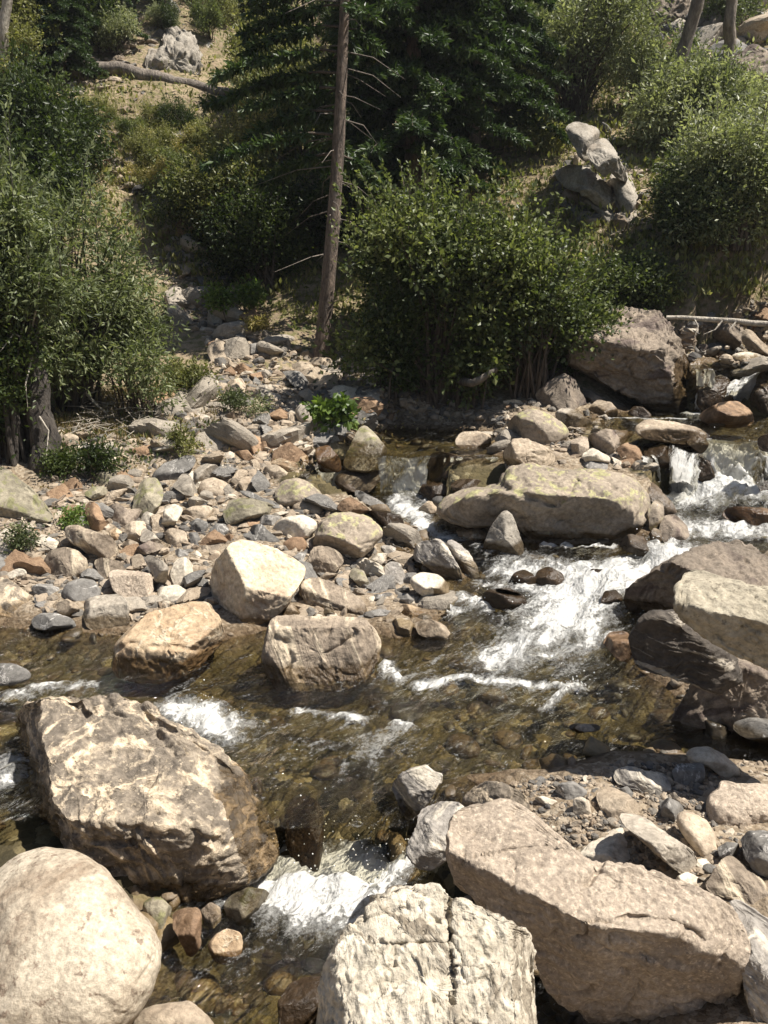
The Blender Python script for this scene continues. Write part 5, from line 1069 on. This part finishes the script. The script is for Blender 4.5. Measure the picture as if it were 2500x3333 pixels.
def shrub(name, label, bpx, wpx, hpx, lm, prof='dome', ncl=260, per=46, cr=.13, leaf=.06, width=.42, seed=1, dep=.8, nst=30, r0=.02, z0=.10, bark='twig', d=None, cat='shrub', back=.0, bs=.1):
    g = ground_hit(bpx[0] * K, bpx[1] * K) if d is None else CAM + ray(bpx[0] * K, bpx[1] * K) * d
    dist = (g - CAM) @ np.array([0, _cp, -_sp])
    W, H = metres(wpx, dist), metres(hpx, dist) / _cp
    cm, sm = bush_meshes(name, W, W * dep, H, ncl, per, cr, leaf, width, lm, prof, seed, nst, r0, z0, bark, bs)
    g = g + [0, back * W * dep, 0]
    g[2] = T_height(g[None, :2], False)[0] if d is None else g[2]
    return put_bush(name, label, cat, cm, sm, g)
# --- the named bushes
shrub('willow_shrub','big willow like shrub at the left with narrow leaves, beside the grey trunk',(165,885),290,480,'willow','dome',400,42,.15,.075,.30,3,.75,90,.028,.06,'dark')
shrub('willow_shrub','tall willow shrub at the left border standing over the grey trunk',(40,985),200,620,'willow','dome',420,58,.13,.075,.30,31,.6,60,.028,.42,'dark')
shrub('shrub','dark shrub added to blacken the shade at the left border behind the grey trunk',(10,985),130,300,'dark','dome',160,54,.14,.06,.4,32,.9,24,.02,.02)  # added, its dark leaves stand for the near-black shade there
shrub('willow_shrub','low drooping shrub over the left end of the scree',(300,892),180,220,'willow','dome',115,40,.11,.07,.32,4,.8,24,.016,.04)
shrub('willow_shrub','small spreading shrub at the scree foot right of the drooping one',(415,872),100,90,'olive','dome',70,44,.09,.055,.36,5,.8,16,.01,.04)
shrub('alder_shrub','broad dark green alder bush right of the bare trunk, overhanging the pool',(940,865),300,430,'alder','dome',360,50,.15,.066,.62,6,.7,60,.03,.04)
shrub('alder_shrub','tallest alder bush in the middle of the thicket, left of the enormous boulder',(1010,868),230,470,'alder','dome',380,46,.15,.066,.62,33,.7,60,.03,.04)
shrub('alder_shrub','alder bush rising toward the crag, touching the enormous boulder',(1220,800),240,250,'alder','dome',300,48,.15,.062,.6,7,.7,40,.025,.04)
shrub('alder_shrub','alder bush below the crag, highest of the thicket',(1320,700),230,130,'alder','dome',260,50,.15,.054,.6,34,.7,30,.025,.04)
shrub('alder_shrub','alder bush with long shoots reaching over the enormous boulder',(1150,855),230,400,'alder','dome',320,46,.15,.062,.62,36,.7,50,.025,.04)
shrub('alder_shrub','shaded alder rising between the broad one and the dense conifers',(930,740),230,320,'alder','vase',300,46,.16,.062,.62,37,.7,50,.025,.05)
shrub('alder_shrub','small alder bush low over the pool behind the small falls',(840,870),150,210,'dark','dome',160,48,.12,.054,.6,35,.8,20,.02,.03)
shrub('alder_shrub','dark alder bush in the gap left of the bare trunk',(575,625),170,230,'dark','dome',420,54,.17,.06,.55,8,.7,40,.025,.05)
shrub('alder_shrub','shaded bush right behind the bare trunk',(835,720),150,230,'dark','dome',300,54,.15,.055,.6,9,.7,30,.02,.03)
shrub('shrub','tall olive bush with a dark base on the left hillside',(505,560),170,230,'olive','vase',420,54,.18,.065,.5,10,.8,40,.025,.05)
shrub('shrub','yellowing bush beside the tall olive one',(545,470),140,210,'yellow','vase',240,46,.17,.07,.5,11,.8,30,.02,.08)
shrub('willow_shrub','airy grey green willow fan at the upper right above the crag',(1240,245),260,300,'pale','vase',360,46,.22,.085,.36,12,.8,90,.03,.14)
shrub('willow_shrub','bushy grey green willow right of the crag',(1580,570),240,270,'pale','vase',340,46,.20,.07,.4,13,.8,50,.025,.05)
shrub('willow_shrub','dark lower willow under the bushy one at the right border',(1600,640),260,170,'willow','dome',260,50,.15,.06,.4,14,.8,26,.02,.04)
shrub('willow_shrub','light green bush between the airy willow and the leaning snag',(1470,330),150,190,'pale','dome',260,46,.22,.085,.4,15,.8,40,.025,.06)
shrub('shrub','small bush hugging the left of the crag',(1165,330),80,70,'olive','dome',90,40,.16,.07,.45,16,.8,20,.015,.05)
shrub('shrub','bush at the right border under the talus',(1640,310),150,140,'pale','dome',150,44,.2,.08,.42,17,.8,24,.02,.05)
shrub('shrub','thin sapling bush in front of the left boulders',(55,1195),55,75,'willow','column',34,34,.05,.032,.42,18,.9,12,.006,.08)
shrub('shrub','tiny shrub behind the long mottled boulder',(165,1135),50,45,'herb','dome',22,34,.05,.035,.42,19,.9,8,.005,.05)
shrub('shrub','dark leafy shrub at the foot of the left trunk',(170,1040),130,110,'dark','dome',90,44,.08,.042,.45,20,.8,16,.008,.05)
shrub('shrub','little shrub on the scree below the conifer trunk',(525,905),75,65,'willow','dome',44,36,.06,.04,.4,21,.8,10,.006,.05)
shrub('shrub','sparse twiggy shrub above the tilted dark slab',(390,980),90,60,'olive','dome',36,30,.07,.04,.4,22,.8,14,.006,.05)
shrub('herb','leafy bright green herb with broad leaves beside the wedge boulder',(722,935),85,65,'herb','dome',30,26,.07,.085,.75,23,.8,14,.006,.1)
shrub('shrub','green patch of young shrubs under the alder edge',(520,690),90,100,'herb','dome',70,34,.09,.06,.55,24,.8,12,.008,.05)
shrub('shrub','yellow leafed low shrub at the scree top',(540,720),60,60,'yellow','dome',30,34,.07,.05,.5,25,.8,10,.006,.05)
# --- bushes covering the far hillside: five shapes, copied
PB = [bush_meshes('shrub', 2.0, 1.7, 1.7, 190, 44, .16, .085, .45, lm, pf, 60 + i, 26, .02, .05) for i, (lm, pf) in enumerate((('olive','dome'), ('alder','dome'), ('pale','vase'), ('willow','dome'), ('dark','dome'), ('yellow','vase')))]
def hill_bushes(pts, s0, s1, kinds, label, group):
    q = np.array(pts, float) * K; P = to_ground(q)
    for i, p in enumerate(P):
        k = int(kinds[int(rng.integers(len(kinds)))]); s = rng.uniform(s0, s1)
        put_bush('shrub', label, 'shrub', *PB[k], p - [0, 0, .05], rng.uniform(0, 6.28), (s * rng.uniform(.85, 1.2), s, s * rng.uniform(.8, 1.25)), group)
def sow(poly, n, seed): return spots(poly, n, seed, False) / K
hill_bushes(sow([(600,240),(640,100),(800,40),(800,300),(640,430),(580,400),(540,330)], 9, 501), .55, .95, (0, 0, 1, 4, 3), 'olive green shrub on the hillside left of the tall conifers', 'shrubs left of the conifers')
hill_bushes(sow([(0,40),(200,-20),(700,-40),(700,20),(450,0),(140,110),(0,220)], 12, 502), .6, 1.0, (4, 0, 4, 1), 'dark shrub high on the left hillside', 'shrubs high on the left')
hill_bushes(sow([(1060,60),(1180,40),(1180,330),(1080,300)], 5, 503), .5, .9, (0, 2, 5, 1), 'shrub right of the dark conifers', 'shrubs right of the conifers')
hill_bushes(sow([(1100,-20),(1400,-20),(1400,40),(1100,40)], 4, 504), .6, 1.0, (3, 2, 4), 'shrub along the top border behind the airy willow', 'shrubs at the top border')
hill_bushes(sow([(1400,200),(1520,160),(1550,330),(1430,420),(1400,330)], 5, 505), .45, .7, (2, 2, 3, 0), 'grey green shrub on the right hillside below the snags', 'shrubs below the snags')
hill_bushes(sow([(1430,440),(1659,380),(1659,640),(1460,640)], 7, 506), .45, .75, (2, 3, 3, 4), 'shrub in the thicket at the right border', 'shrubs of the right thicket')
hill_bushes(sow([(0,300),(120,330),(200,520),(0,700)], 9, 507), .7, 1.1, (3, 4, 3), 'shrub in the thicket at the left border', 'shrubs of the left thicket')
hill_bushes(sow([(330,440),(640,480),(690,590),(600,590),(430,520)], 6, 508), .45, .8, (4, 4, 1), 'low dark shrub in the hollow left of the bare trunk', 'shrubs of the dark hollow')
hill_bushes(sow([(180,240),(340,230),(420,420),(330,430)], 6, 509), .3, .5, (0, 5, 1), 'small low shrub on the bare hillside patch', 'shrubs of the bare patch')
hill_bushes(sow([(1500,20),(1659,20),(1659,120),(1560,100)], 3, 510), .6, .9, (3, 2), 'shrub among the talus at the top right corner', 'shrubs of the talus')
hill_bushes(sow([(180,60),(330,0),(500,20),(460,110),(330,70),(220,130)], 8, 511), .28, .5, (0, 2, 4, 1), 'low shrub near the fallen log on the left hillside', 'shrubs near the log')
hill_bushes(sow([(190,230),(350,220),(440,330),(470,450),(330,440)], 8, 512), .22, .42, (0, 0, 5, 4), 'small low shrub on the bare hillside patch', 'shrubs of the bare patch')
# --- conifers
def conifer_meshes(H, Rb, seed, z_lo, dens=1.0, droop=.45, tr=.16, one_side=None, npl=24, leaf=.085):
    r_ = np.random.default_rng(seed); paths, LC, LA, LT = [], [], [], []
    z = z_lo
    while z < H * .985:
        f = (H - z) / H
        nb = int(round((5 if f > .12 else 3) * dens)) + int(r_.random() < .5)
        a0 = r_.uniform(0, 6.28)
        for j in range(nb):
            a = a0 + j * 2 * np.pi / nb + r_.normal() * .25
            Lb = Rb * (f ** .75) * r_.uniform(.6, 1.15) + .12
            if one_side is not None and math.sin(a) < -.45 and r_.random() < .85: continue
            if one_side is not None and math.cos(a) > .1 and z < 4.6 and r_.random() < .85: continue
            if one_side is not None: Lb *= .55 + .6 * max(0, math.cos(a - one_side))
            d = np.array([math.cos(a), math.sin(a), 0.0])
            tt = np.linspace(0, 1, 7)[:, None]
            pts = np.array([0, 0, z]) + d * Lb * tt + np.array([0, 0, 1.0]) * (Lb * (.10 * tt - droop * tt ** 1.7) )
            pts += r_.normal(size=pts.shape) * .02 * tt
            paths.append((pts, np.linspace(max(.012, .022 * f + .006), .004, 7)))
            m = max(4, int(Lb / .05)); 
            for k in range(m):
                s = (k + r_.random()) / m
                if s < .18: continue
                i0 = min(5, int(s * 6)); c = pts[i0] + (pts[i0 + 1] - pts[i0]) * (s * 6 - i0)
                side = np.array([-d[1], d[0], 0]) * (1 if k % 2 else -1)
                tl = (.38 * Lb * (1 - .62 * s) + .08) * r_.uniform(.7, 1.2); tl = min(tl * .7, .22)
                td = d * .62 + side * .75 + np.array([0, 0, -.30 - .25 * r_.random()]); td /= np.linalg.norm(td)
                ns = max(6, int(tl / .0055)); u = r_.random(ns)[:, None]
                LC.append(c + td * tl * u + r_.normal(size=(ns, 3)) * .014)
                LA.append(td + r_.normal(size=(ns, 3)) * .8 + [0, 0, -.15]); LT.append(np.clip(r_.normal(.38, .13) + .35 * u[:, 0] + r_.normal(0, .1, ns), 0, 1))
        z += r_.uniform(.16, .30) * (1.0 if f > .15 else .7)
    V, F, tn = leaf_mesh('n', np.concatenate(LC), np.concatenate(LA), leaf * 1.3, .30, np.concatenate(LT), None)
    cm = mesh_np('crown', V, F, L['needle'], False, {'tone': tn})
    BV, BF = tubes(paths, 4); bm_ = mesh_np('branches', BV, BF, K_['twig'], True)
    zz = np.linspace(-.3, H, 40); wob = np.c_[.03 * np.sin(zz * .9 + seed), .03 * np.cos(zz * .7), zz]; wob[:, :2] -= wob[1, :2]
    TV_, TF = tubes([(wob, tr * (1 - .93 * np.clip(zz / H, 0, 1)) * np.where(zz < .25, 1.25 - zz, 1.0))], 14, .03)
    return cm, bm_, mesh_np('trunk', TV_, TF, K_['pine'], True)
def put_conifer(label, ms, loc, rz=0, s=1.0, lean=(0, 0), group=None):
    e = link('conifer_tree', None, loc, label=label, cat='tree', group=group, rot=(lean[0], lean[1], rz), scale=(s, s, s))
    for n_, m_ in zip(('crown', 'branches', 'trunk'), ms): link(n_, m_, parent=e)
    return e
def gpx(a, b, dz=0.0):
    g = ground_hit(a * K, b * K); g[2] += dz; return g
# the tall bare trunked conifer in the middle: limbs only high up
tall_ = put_conifer('tall conifer with a long bare reddish trunk, left of the dense conifers', conifer_meshes(9.5, 1.75, 301, 2.7, .8, .42, .112, math.pi * .93, leaf=.09), gpx(694, 772), 0, 1.0, (.015, .085))
tw_ = []
for i in range(34):
    z_ = rng.uniform(1.3, 4.6); a_ = rng.uniform(0, 6.28); l_ = rng.uniform(.25, 1.0); d_ = np.array([math.cos(a_), math.sin(a_), -.25])
    tw_.append((np.array([[0, 0, z_], d_ * l_ * .5 + [0, 0, z_ + .03], d_ * l_ + [rng.normal() * .08, rng.normal() * .08, z_ - .12 * l_]]), [.010, .006, .002]))
V, F = tubes(tw_, 4); link('dead_twigs', mesh_np('dead_twigs', V, F, K_['snag'], True), parent=tall_)
c2 = conifer_meshes(8.6, 1.75, 302, .8, 1.35, .38, .15, leaf=.085)
put_conifer('dense dark conifer close behind the bare trunk', c2, np.array([.45, 15.4, float(T_height(np.array([[.45, 15.4]]), False)[0])]), .4, 1.05)
put_conifer('dense dark conifer, right hand one of the pair behind the alder', conifer_meshes(8.0, 1.5, 303, .8, 1.35, .4, .14, leaf=.085), np.array([1.55, 16.6, float(T_height(np.array([[1.55, 16.6]]), False)[0])]), 1.4, 1.0)
c4 = conifer_meshes(7.0, 1.5, 304, .5, 1.2, .4, .11, leaf=.1)
put_conifer('dark conifer at the upper left above the bare hillside patch', c4, gpx(140, 170), 0, .5)
put_conifer('second dark conifer at the upper left, nearer the cracked outcrop', c4, gpx(225, 90), 2.0, .55)
put_conifer('dark conifer at the top border left of the bare trunk', c4, gpx(560, 60), 3.0, .7)
put_conifer('dark conifer added past the left border to shade it, left of the mossy triangular boulder', c4, np.array([-5.0, 9.6, .9]), 1.0, .62)  # mostly unseen tree, added to shade the left border
# --- bare trunks, fallen wood
def wood(name, label, cat, pts, rad, bark, nseg=10, twigs=None, tb=None, rough=.04):
    pts = np.array(pts, float)
    n = len(pts); tt = np.linspace(0, n - 1, 6 * n); fine = np.stack([np.interp(tt, np.arange(n), pts[:, k]) for k in range(3)], 1)
    ker = np.array([1, 2, 3, 2, 1]) / 9
    for k in range(3): fine[2:-2, k] = np.convolve(fine[:, k], ker, 'valid')
    rr = np.interp(np.linspace(0, 1, len(fine)), np.linspace(0, 1, len(rad)), rad)
    fine += fbm(fine * 2.5, 2)[:, None] * rr[:, None] * .5
    V, F = tubes([(fine, rr)], nseg, rough)
    e0, e1 = np.arange(nseg)[None], (len(fine) * nseg - nseg + np.arange(nseg))[None]
    loc = pts[0].copy(); body = mesh_np(name, V, [F, e0, e1[:, ::-1]], K_[bark], True, None, loc)
    if not twigs: return link(name, body, loc, label=label, cat=cat)
    e = link(name, None, loc, label=label, cat=cat)
    link('trunk', body, parent=e)
    for tw in twigs:
        tp = np.array(tw, float); V, F = tubes([(tp, np.linspace(.012, .003, len(tp)))], 5)
        link('branch', mesh_np('branch', V, F, K_[tb or bark], True, None, loc), parent=e)
    return e
def pt(a, b, dist): return CAM + ray(a * K, b * K) * dist
g = gpx(90, 1008)
dl = np.linalg.norm(g - CAM)
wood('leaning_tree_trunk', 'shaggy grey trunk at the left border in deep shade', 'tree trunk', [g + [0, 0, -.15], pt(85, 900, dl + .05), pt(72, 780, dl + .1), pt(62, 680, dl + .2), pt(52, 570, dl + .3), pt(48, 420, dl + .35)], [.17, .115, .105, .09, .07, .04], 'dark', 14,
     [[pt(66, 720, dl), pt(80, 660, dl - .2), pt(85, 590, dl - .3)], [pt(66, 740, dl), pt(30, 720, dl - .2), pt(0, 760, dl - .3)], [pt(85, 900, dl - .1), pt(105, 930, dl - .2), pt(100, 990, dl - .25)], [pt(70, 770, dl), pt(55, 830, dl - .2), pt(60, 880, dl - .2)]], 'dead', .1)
wood('snag', 'grey leaning snag on the upper right hillside', 'dead tree', [gpx(1425, 290), pt(1457, 170, np.linalg.norm(gpx(1425, 290) - CAM)), pt(1505, 10, np.linalg.norm(gpx(1425, 290) - CAM)), pt(1535, -90, np.linalg.norm(gpx(1425, 290) - CAM))], [.11, .11, .10, .08], 'snag', 10)
wood('snag', 'brown upright snag nearer the top right corner', 'dead tree', [gpx(1562, 270), pt(1572, 120, np.linalg.norm(gpx(1562, 270) - CAM)), pt(1580, 0, np.linalg.norm(gpx(1562, 270) - CAM)), pt(1588, -90, np.linalg.norm(gpx(1562, 270) - CAM))], [.10, .10, .09, .08], 'snag', 10)
a_ = gpx(5, 205); wood('snag', 'pale bark trunk at the top left corner', 'dead tree', [a_, pt(8, 100, np.linalg.norm(a_ - CAM)), pt(12, 0, np.linalg.norm(a_ - CAM)), pt(18, -80, np.linalg.norm(a_ - CAM))], [.10, .10, .09, .08], 'dead', 12)
wood('fallen_log', 'fallen brown log lying across the left hillside', 'log', [gpx(185, 158, .12), gpx(270, 170, .14), gpx(350, 186, .14), gpx(420, 200, .12), gpx(500, 213, .1), gpx(640, 225, .08)], [.13, .13, .12, .10, .07], 'snag', 10)
b0, b1 = gpx(1445, 690, .25), gpx(1560, 700, .28)
wood('fallen_pole', 'thin bleached pole fallen across the rocks at the right', 'log', [pt(1440, 685, 11.0), pt(1560, 692, 11.0), pt(1659, 700, 11.0), pt(1750, 706, 11.0)], [.022, .03, .032, .035], 'dead', 8,
     [[pt(1500, 690, 10.98), pt(1508, 705, 10.9), pt(1500, 728, 10.85)], [pt(1560, 693, 10.98), pt(1545, 712, 10.9), pt(1520, 722, 10.85)], [pt(1590, 695, 10.98), pt(1575, 712, 10.9)]])
wood('dead_branch', 'bleached curved branch reaching from the left trunk to the scree', 'branch', [gpx(98, 812, .3), gpx(140, 835, .22), gpx(190, 890, .2), gpx(235, 920, .12)], [.02, .022, .018, .01], 'dead', 7, [[gpx(190, 890, .2), gpx(225, 885, .24)], [gpx(150, 845, .22), gpx(165, 880, .2)]])
wood('fallen_branch', 'pale leaning stem at the base of the broad alder', 'branch', [gpx(925, 900, -.05), gpx(975, 855, .25), pt(1020, 830, 10.4), pt(1075, 795, 10.4)], [.06, .05, .045, .03], 'grey', 8)
g = gpx(770, 800)
wood('stump', 'splintered grey stump right of the conifer foot', 'stump', [g + [0, 0, -.1], g + [0, 0, .15], g + [-.04, 0, .3], g + [-.05, .02, .42]], [.10, .08, .06, .02], 'dead', 9, [[g + [0, -.02, .05], g + [-.25, -.1, .14], g + [-.45, -.15, .05]], [g + [.05, 0, 0], g + [.3, -.1, .06], g + [.5, -.2, -.06]]], None, .2)
for lab, a, b, c in (('bleached root pointing right below the stump', (795, 835), (830, 850), (862, 862)), ('thin bleached root left of the stump', (720, 800), (745, 780), (765, 772)), ('thin bent stick lying by the inlet', (590, 985), (630, 980), (680, 965))):
    wood('driftwood', lab, 'driftwood', [gpx(*a, .05), gpx(*b, .09), gpx(*c, .06)], [.025, .02, .01], 'dead', 6)
# brush pile of dead twigs at the left
tw = []
for i in range(90):
    p = gpx(rng.uniform(170, 330), rng.uniform(880, 950), rng.uniform(0, .14)); d = rng.normal(size=3) * [1, .6, .25]; d /= np.linalg.norm(d)
    l = rng.uniform(.15, .45); tw.append((np.array([p - d * l / 2, p + rng.normal(size=3) * .03, p + d * l / 2]), [.005, .004, .002]))
V, F = tubes(tw, 4); link('dead_twigs', mesh_np('dead_twigs', V, F, K_['dead'], True), kind='stuff', label='tangle of dead twigs below the drooping shrub')
# sticks and fallen leaves lying about on the stones
tw = []
for p in to_ground(spots(ZONES['bar'], 45, 801, False)).tolist() + to_ground(spots(ZONES['scree'], 70, 802, False)).tolist() + to_ground(spots(ZONES['shade'], 60, 803, False)).tolist():
    d = rng.normal(size=3) * [1, 1, .12]; d /= np.linalg.norm(d); l = rng.uniform(.12, .5); p = np.array(p) + [0, 0, .05]
    tw.append((np.array([p - d * l / 2, p + rng.normal(size=3) * .02, p + d * l / 2]), np.array([.006, .005, .002]) * rng.uniform(.6, 1.3)))
V, F = tubes(tw, 5); link('dead_twigs', mesh_np('dead_twigs', V, F, K_['snag'], True), kind='stuff', label='small sticks lying on the stones of the bank')
# grass and low growth
def tufts(name, label, P, per, h, lm, wid=.10, spread=.08):
    n = len(P); id_ = np.repeat(np.arange(n), per); C = P[id_] + rng.normal(size=(len(id_), 3)) * [spread, spread, 0]
    A = rng.normal(size=(len(id_), 3)) * .45 + [0, 0, 1]; tn = np.clip(np.repeat(rng.normal(.5, .2, n), per) + rng.normal(0, .12, len(id_)), 0, 1)
    V, F, tn = leaf_mesh('g', C, A, h, wid, tn, None)
    link(name, mesh_np(name, V, F, L[lm], False, {'tone': tn}), kind='stuff', label=label)
hz = [(0,200),(200,170),(500,100),(1659,0),(1659,640),(1440,660),(1000,700),(640,700),(460,640),(330,560),(200,480),(0,700)]
tufts('grass', 'yellow green grass on the hillside', to_ground(spots(hz, 2600, 701, False)), 14, .12, 'grass', .09, .14)
tufts('grass', 'yellow green grass of the bare hillside patch', to_ground(spots([(120,200),(380,230),(480,400),(600,520),(420,560),(330,430),(150,330)], 420, 702, False)), 16, .12, 'grass', .09, .12)
tufts('dry_grass', 'dry grass and litter at the scree edge', to_ground(spots([(110,850),(400,830),(480,900),(330,960),(120,940)], 420, 703, False)), 12, .08, 'dry', .12, .06)
tufts('ground_cover', 'low leafy ground cover under the bushes', to_ground(spots(hz, 2200, 704, False)), 14, .11, 'olive', .5, .16)
tufts('leaf_litter', 'fallen dry leaves among the stones of the bank', to_ground(spots([(110,900),(700,790),(1000,890),(850,1000),(600,1050),(100,1060)], 500, 706, False)), 3, .045, 'dry', .6, .10)
tufts('ground_cover', 'low leafy plants between the left rubble and the shrubs', to_ground(spots([(100,880),(330,900),(480,870),(520,930),(330,1000),(120,1010)], 130, 705, False)), 14, .06, 'willow', .45, .07)

# ------------------------------------------------------------------ thin sunlit air
mz = bpy.data.materials.new('haze'); t = NT(mz)
pv = t.n('VolumePrincipled', Color=(.93, .95, 1.0, 1), Density=.0006, Anisotropy=.3)
o_ = t.n('OutputMaterial'); t.t.links.new(pv.outputs[0], o_.inputs['Volume'])
hx = np.array([[x, y, z] for z in (-3.0, 46.0) for y in (-9.0, 64.0) for x in (-38.0, 38.0)])
hf = np.array([[0, 2, 3, 1], [4, 5, 7, 6], [0, 1, 5, 4], [2, 6, 7, 3], [0, 4, 6, 2], [1, 3, 7, 5]])
link('haze', mesh_np('haze', hx, hf, mz, False), kind='stuff', label='thin sunlit haze in the air of the valley')
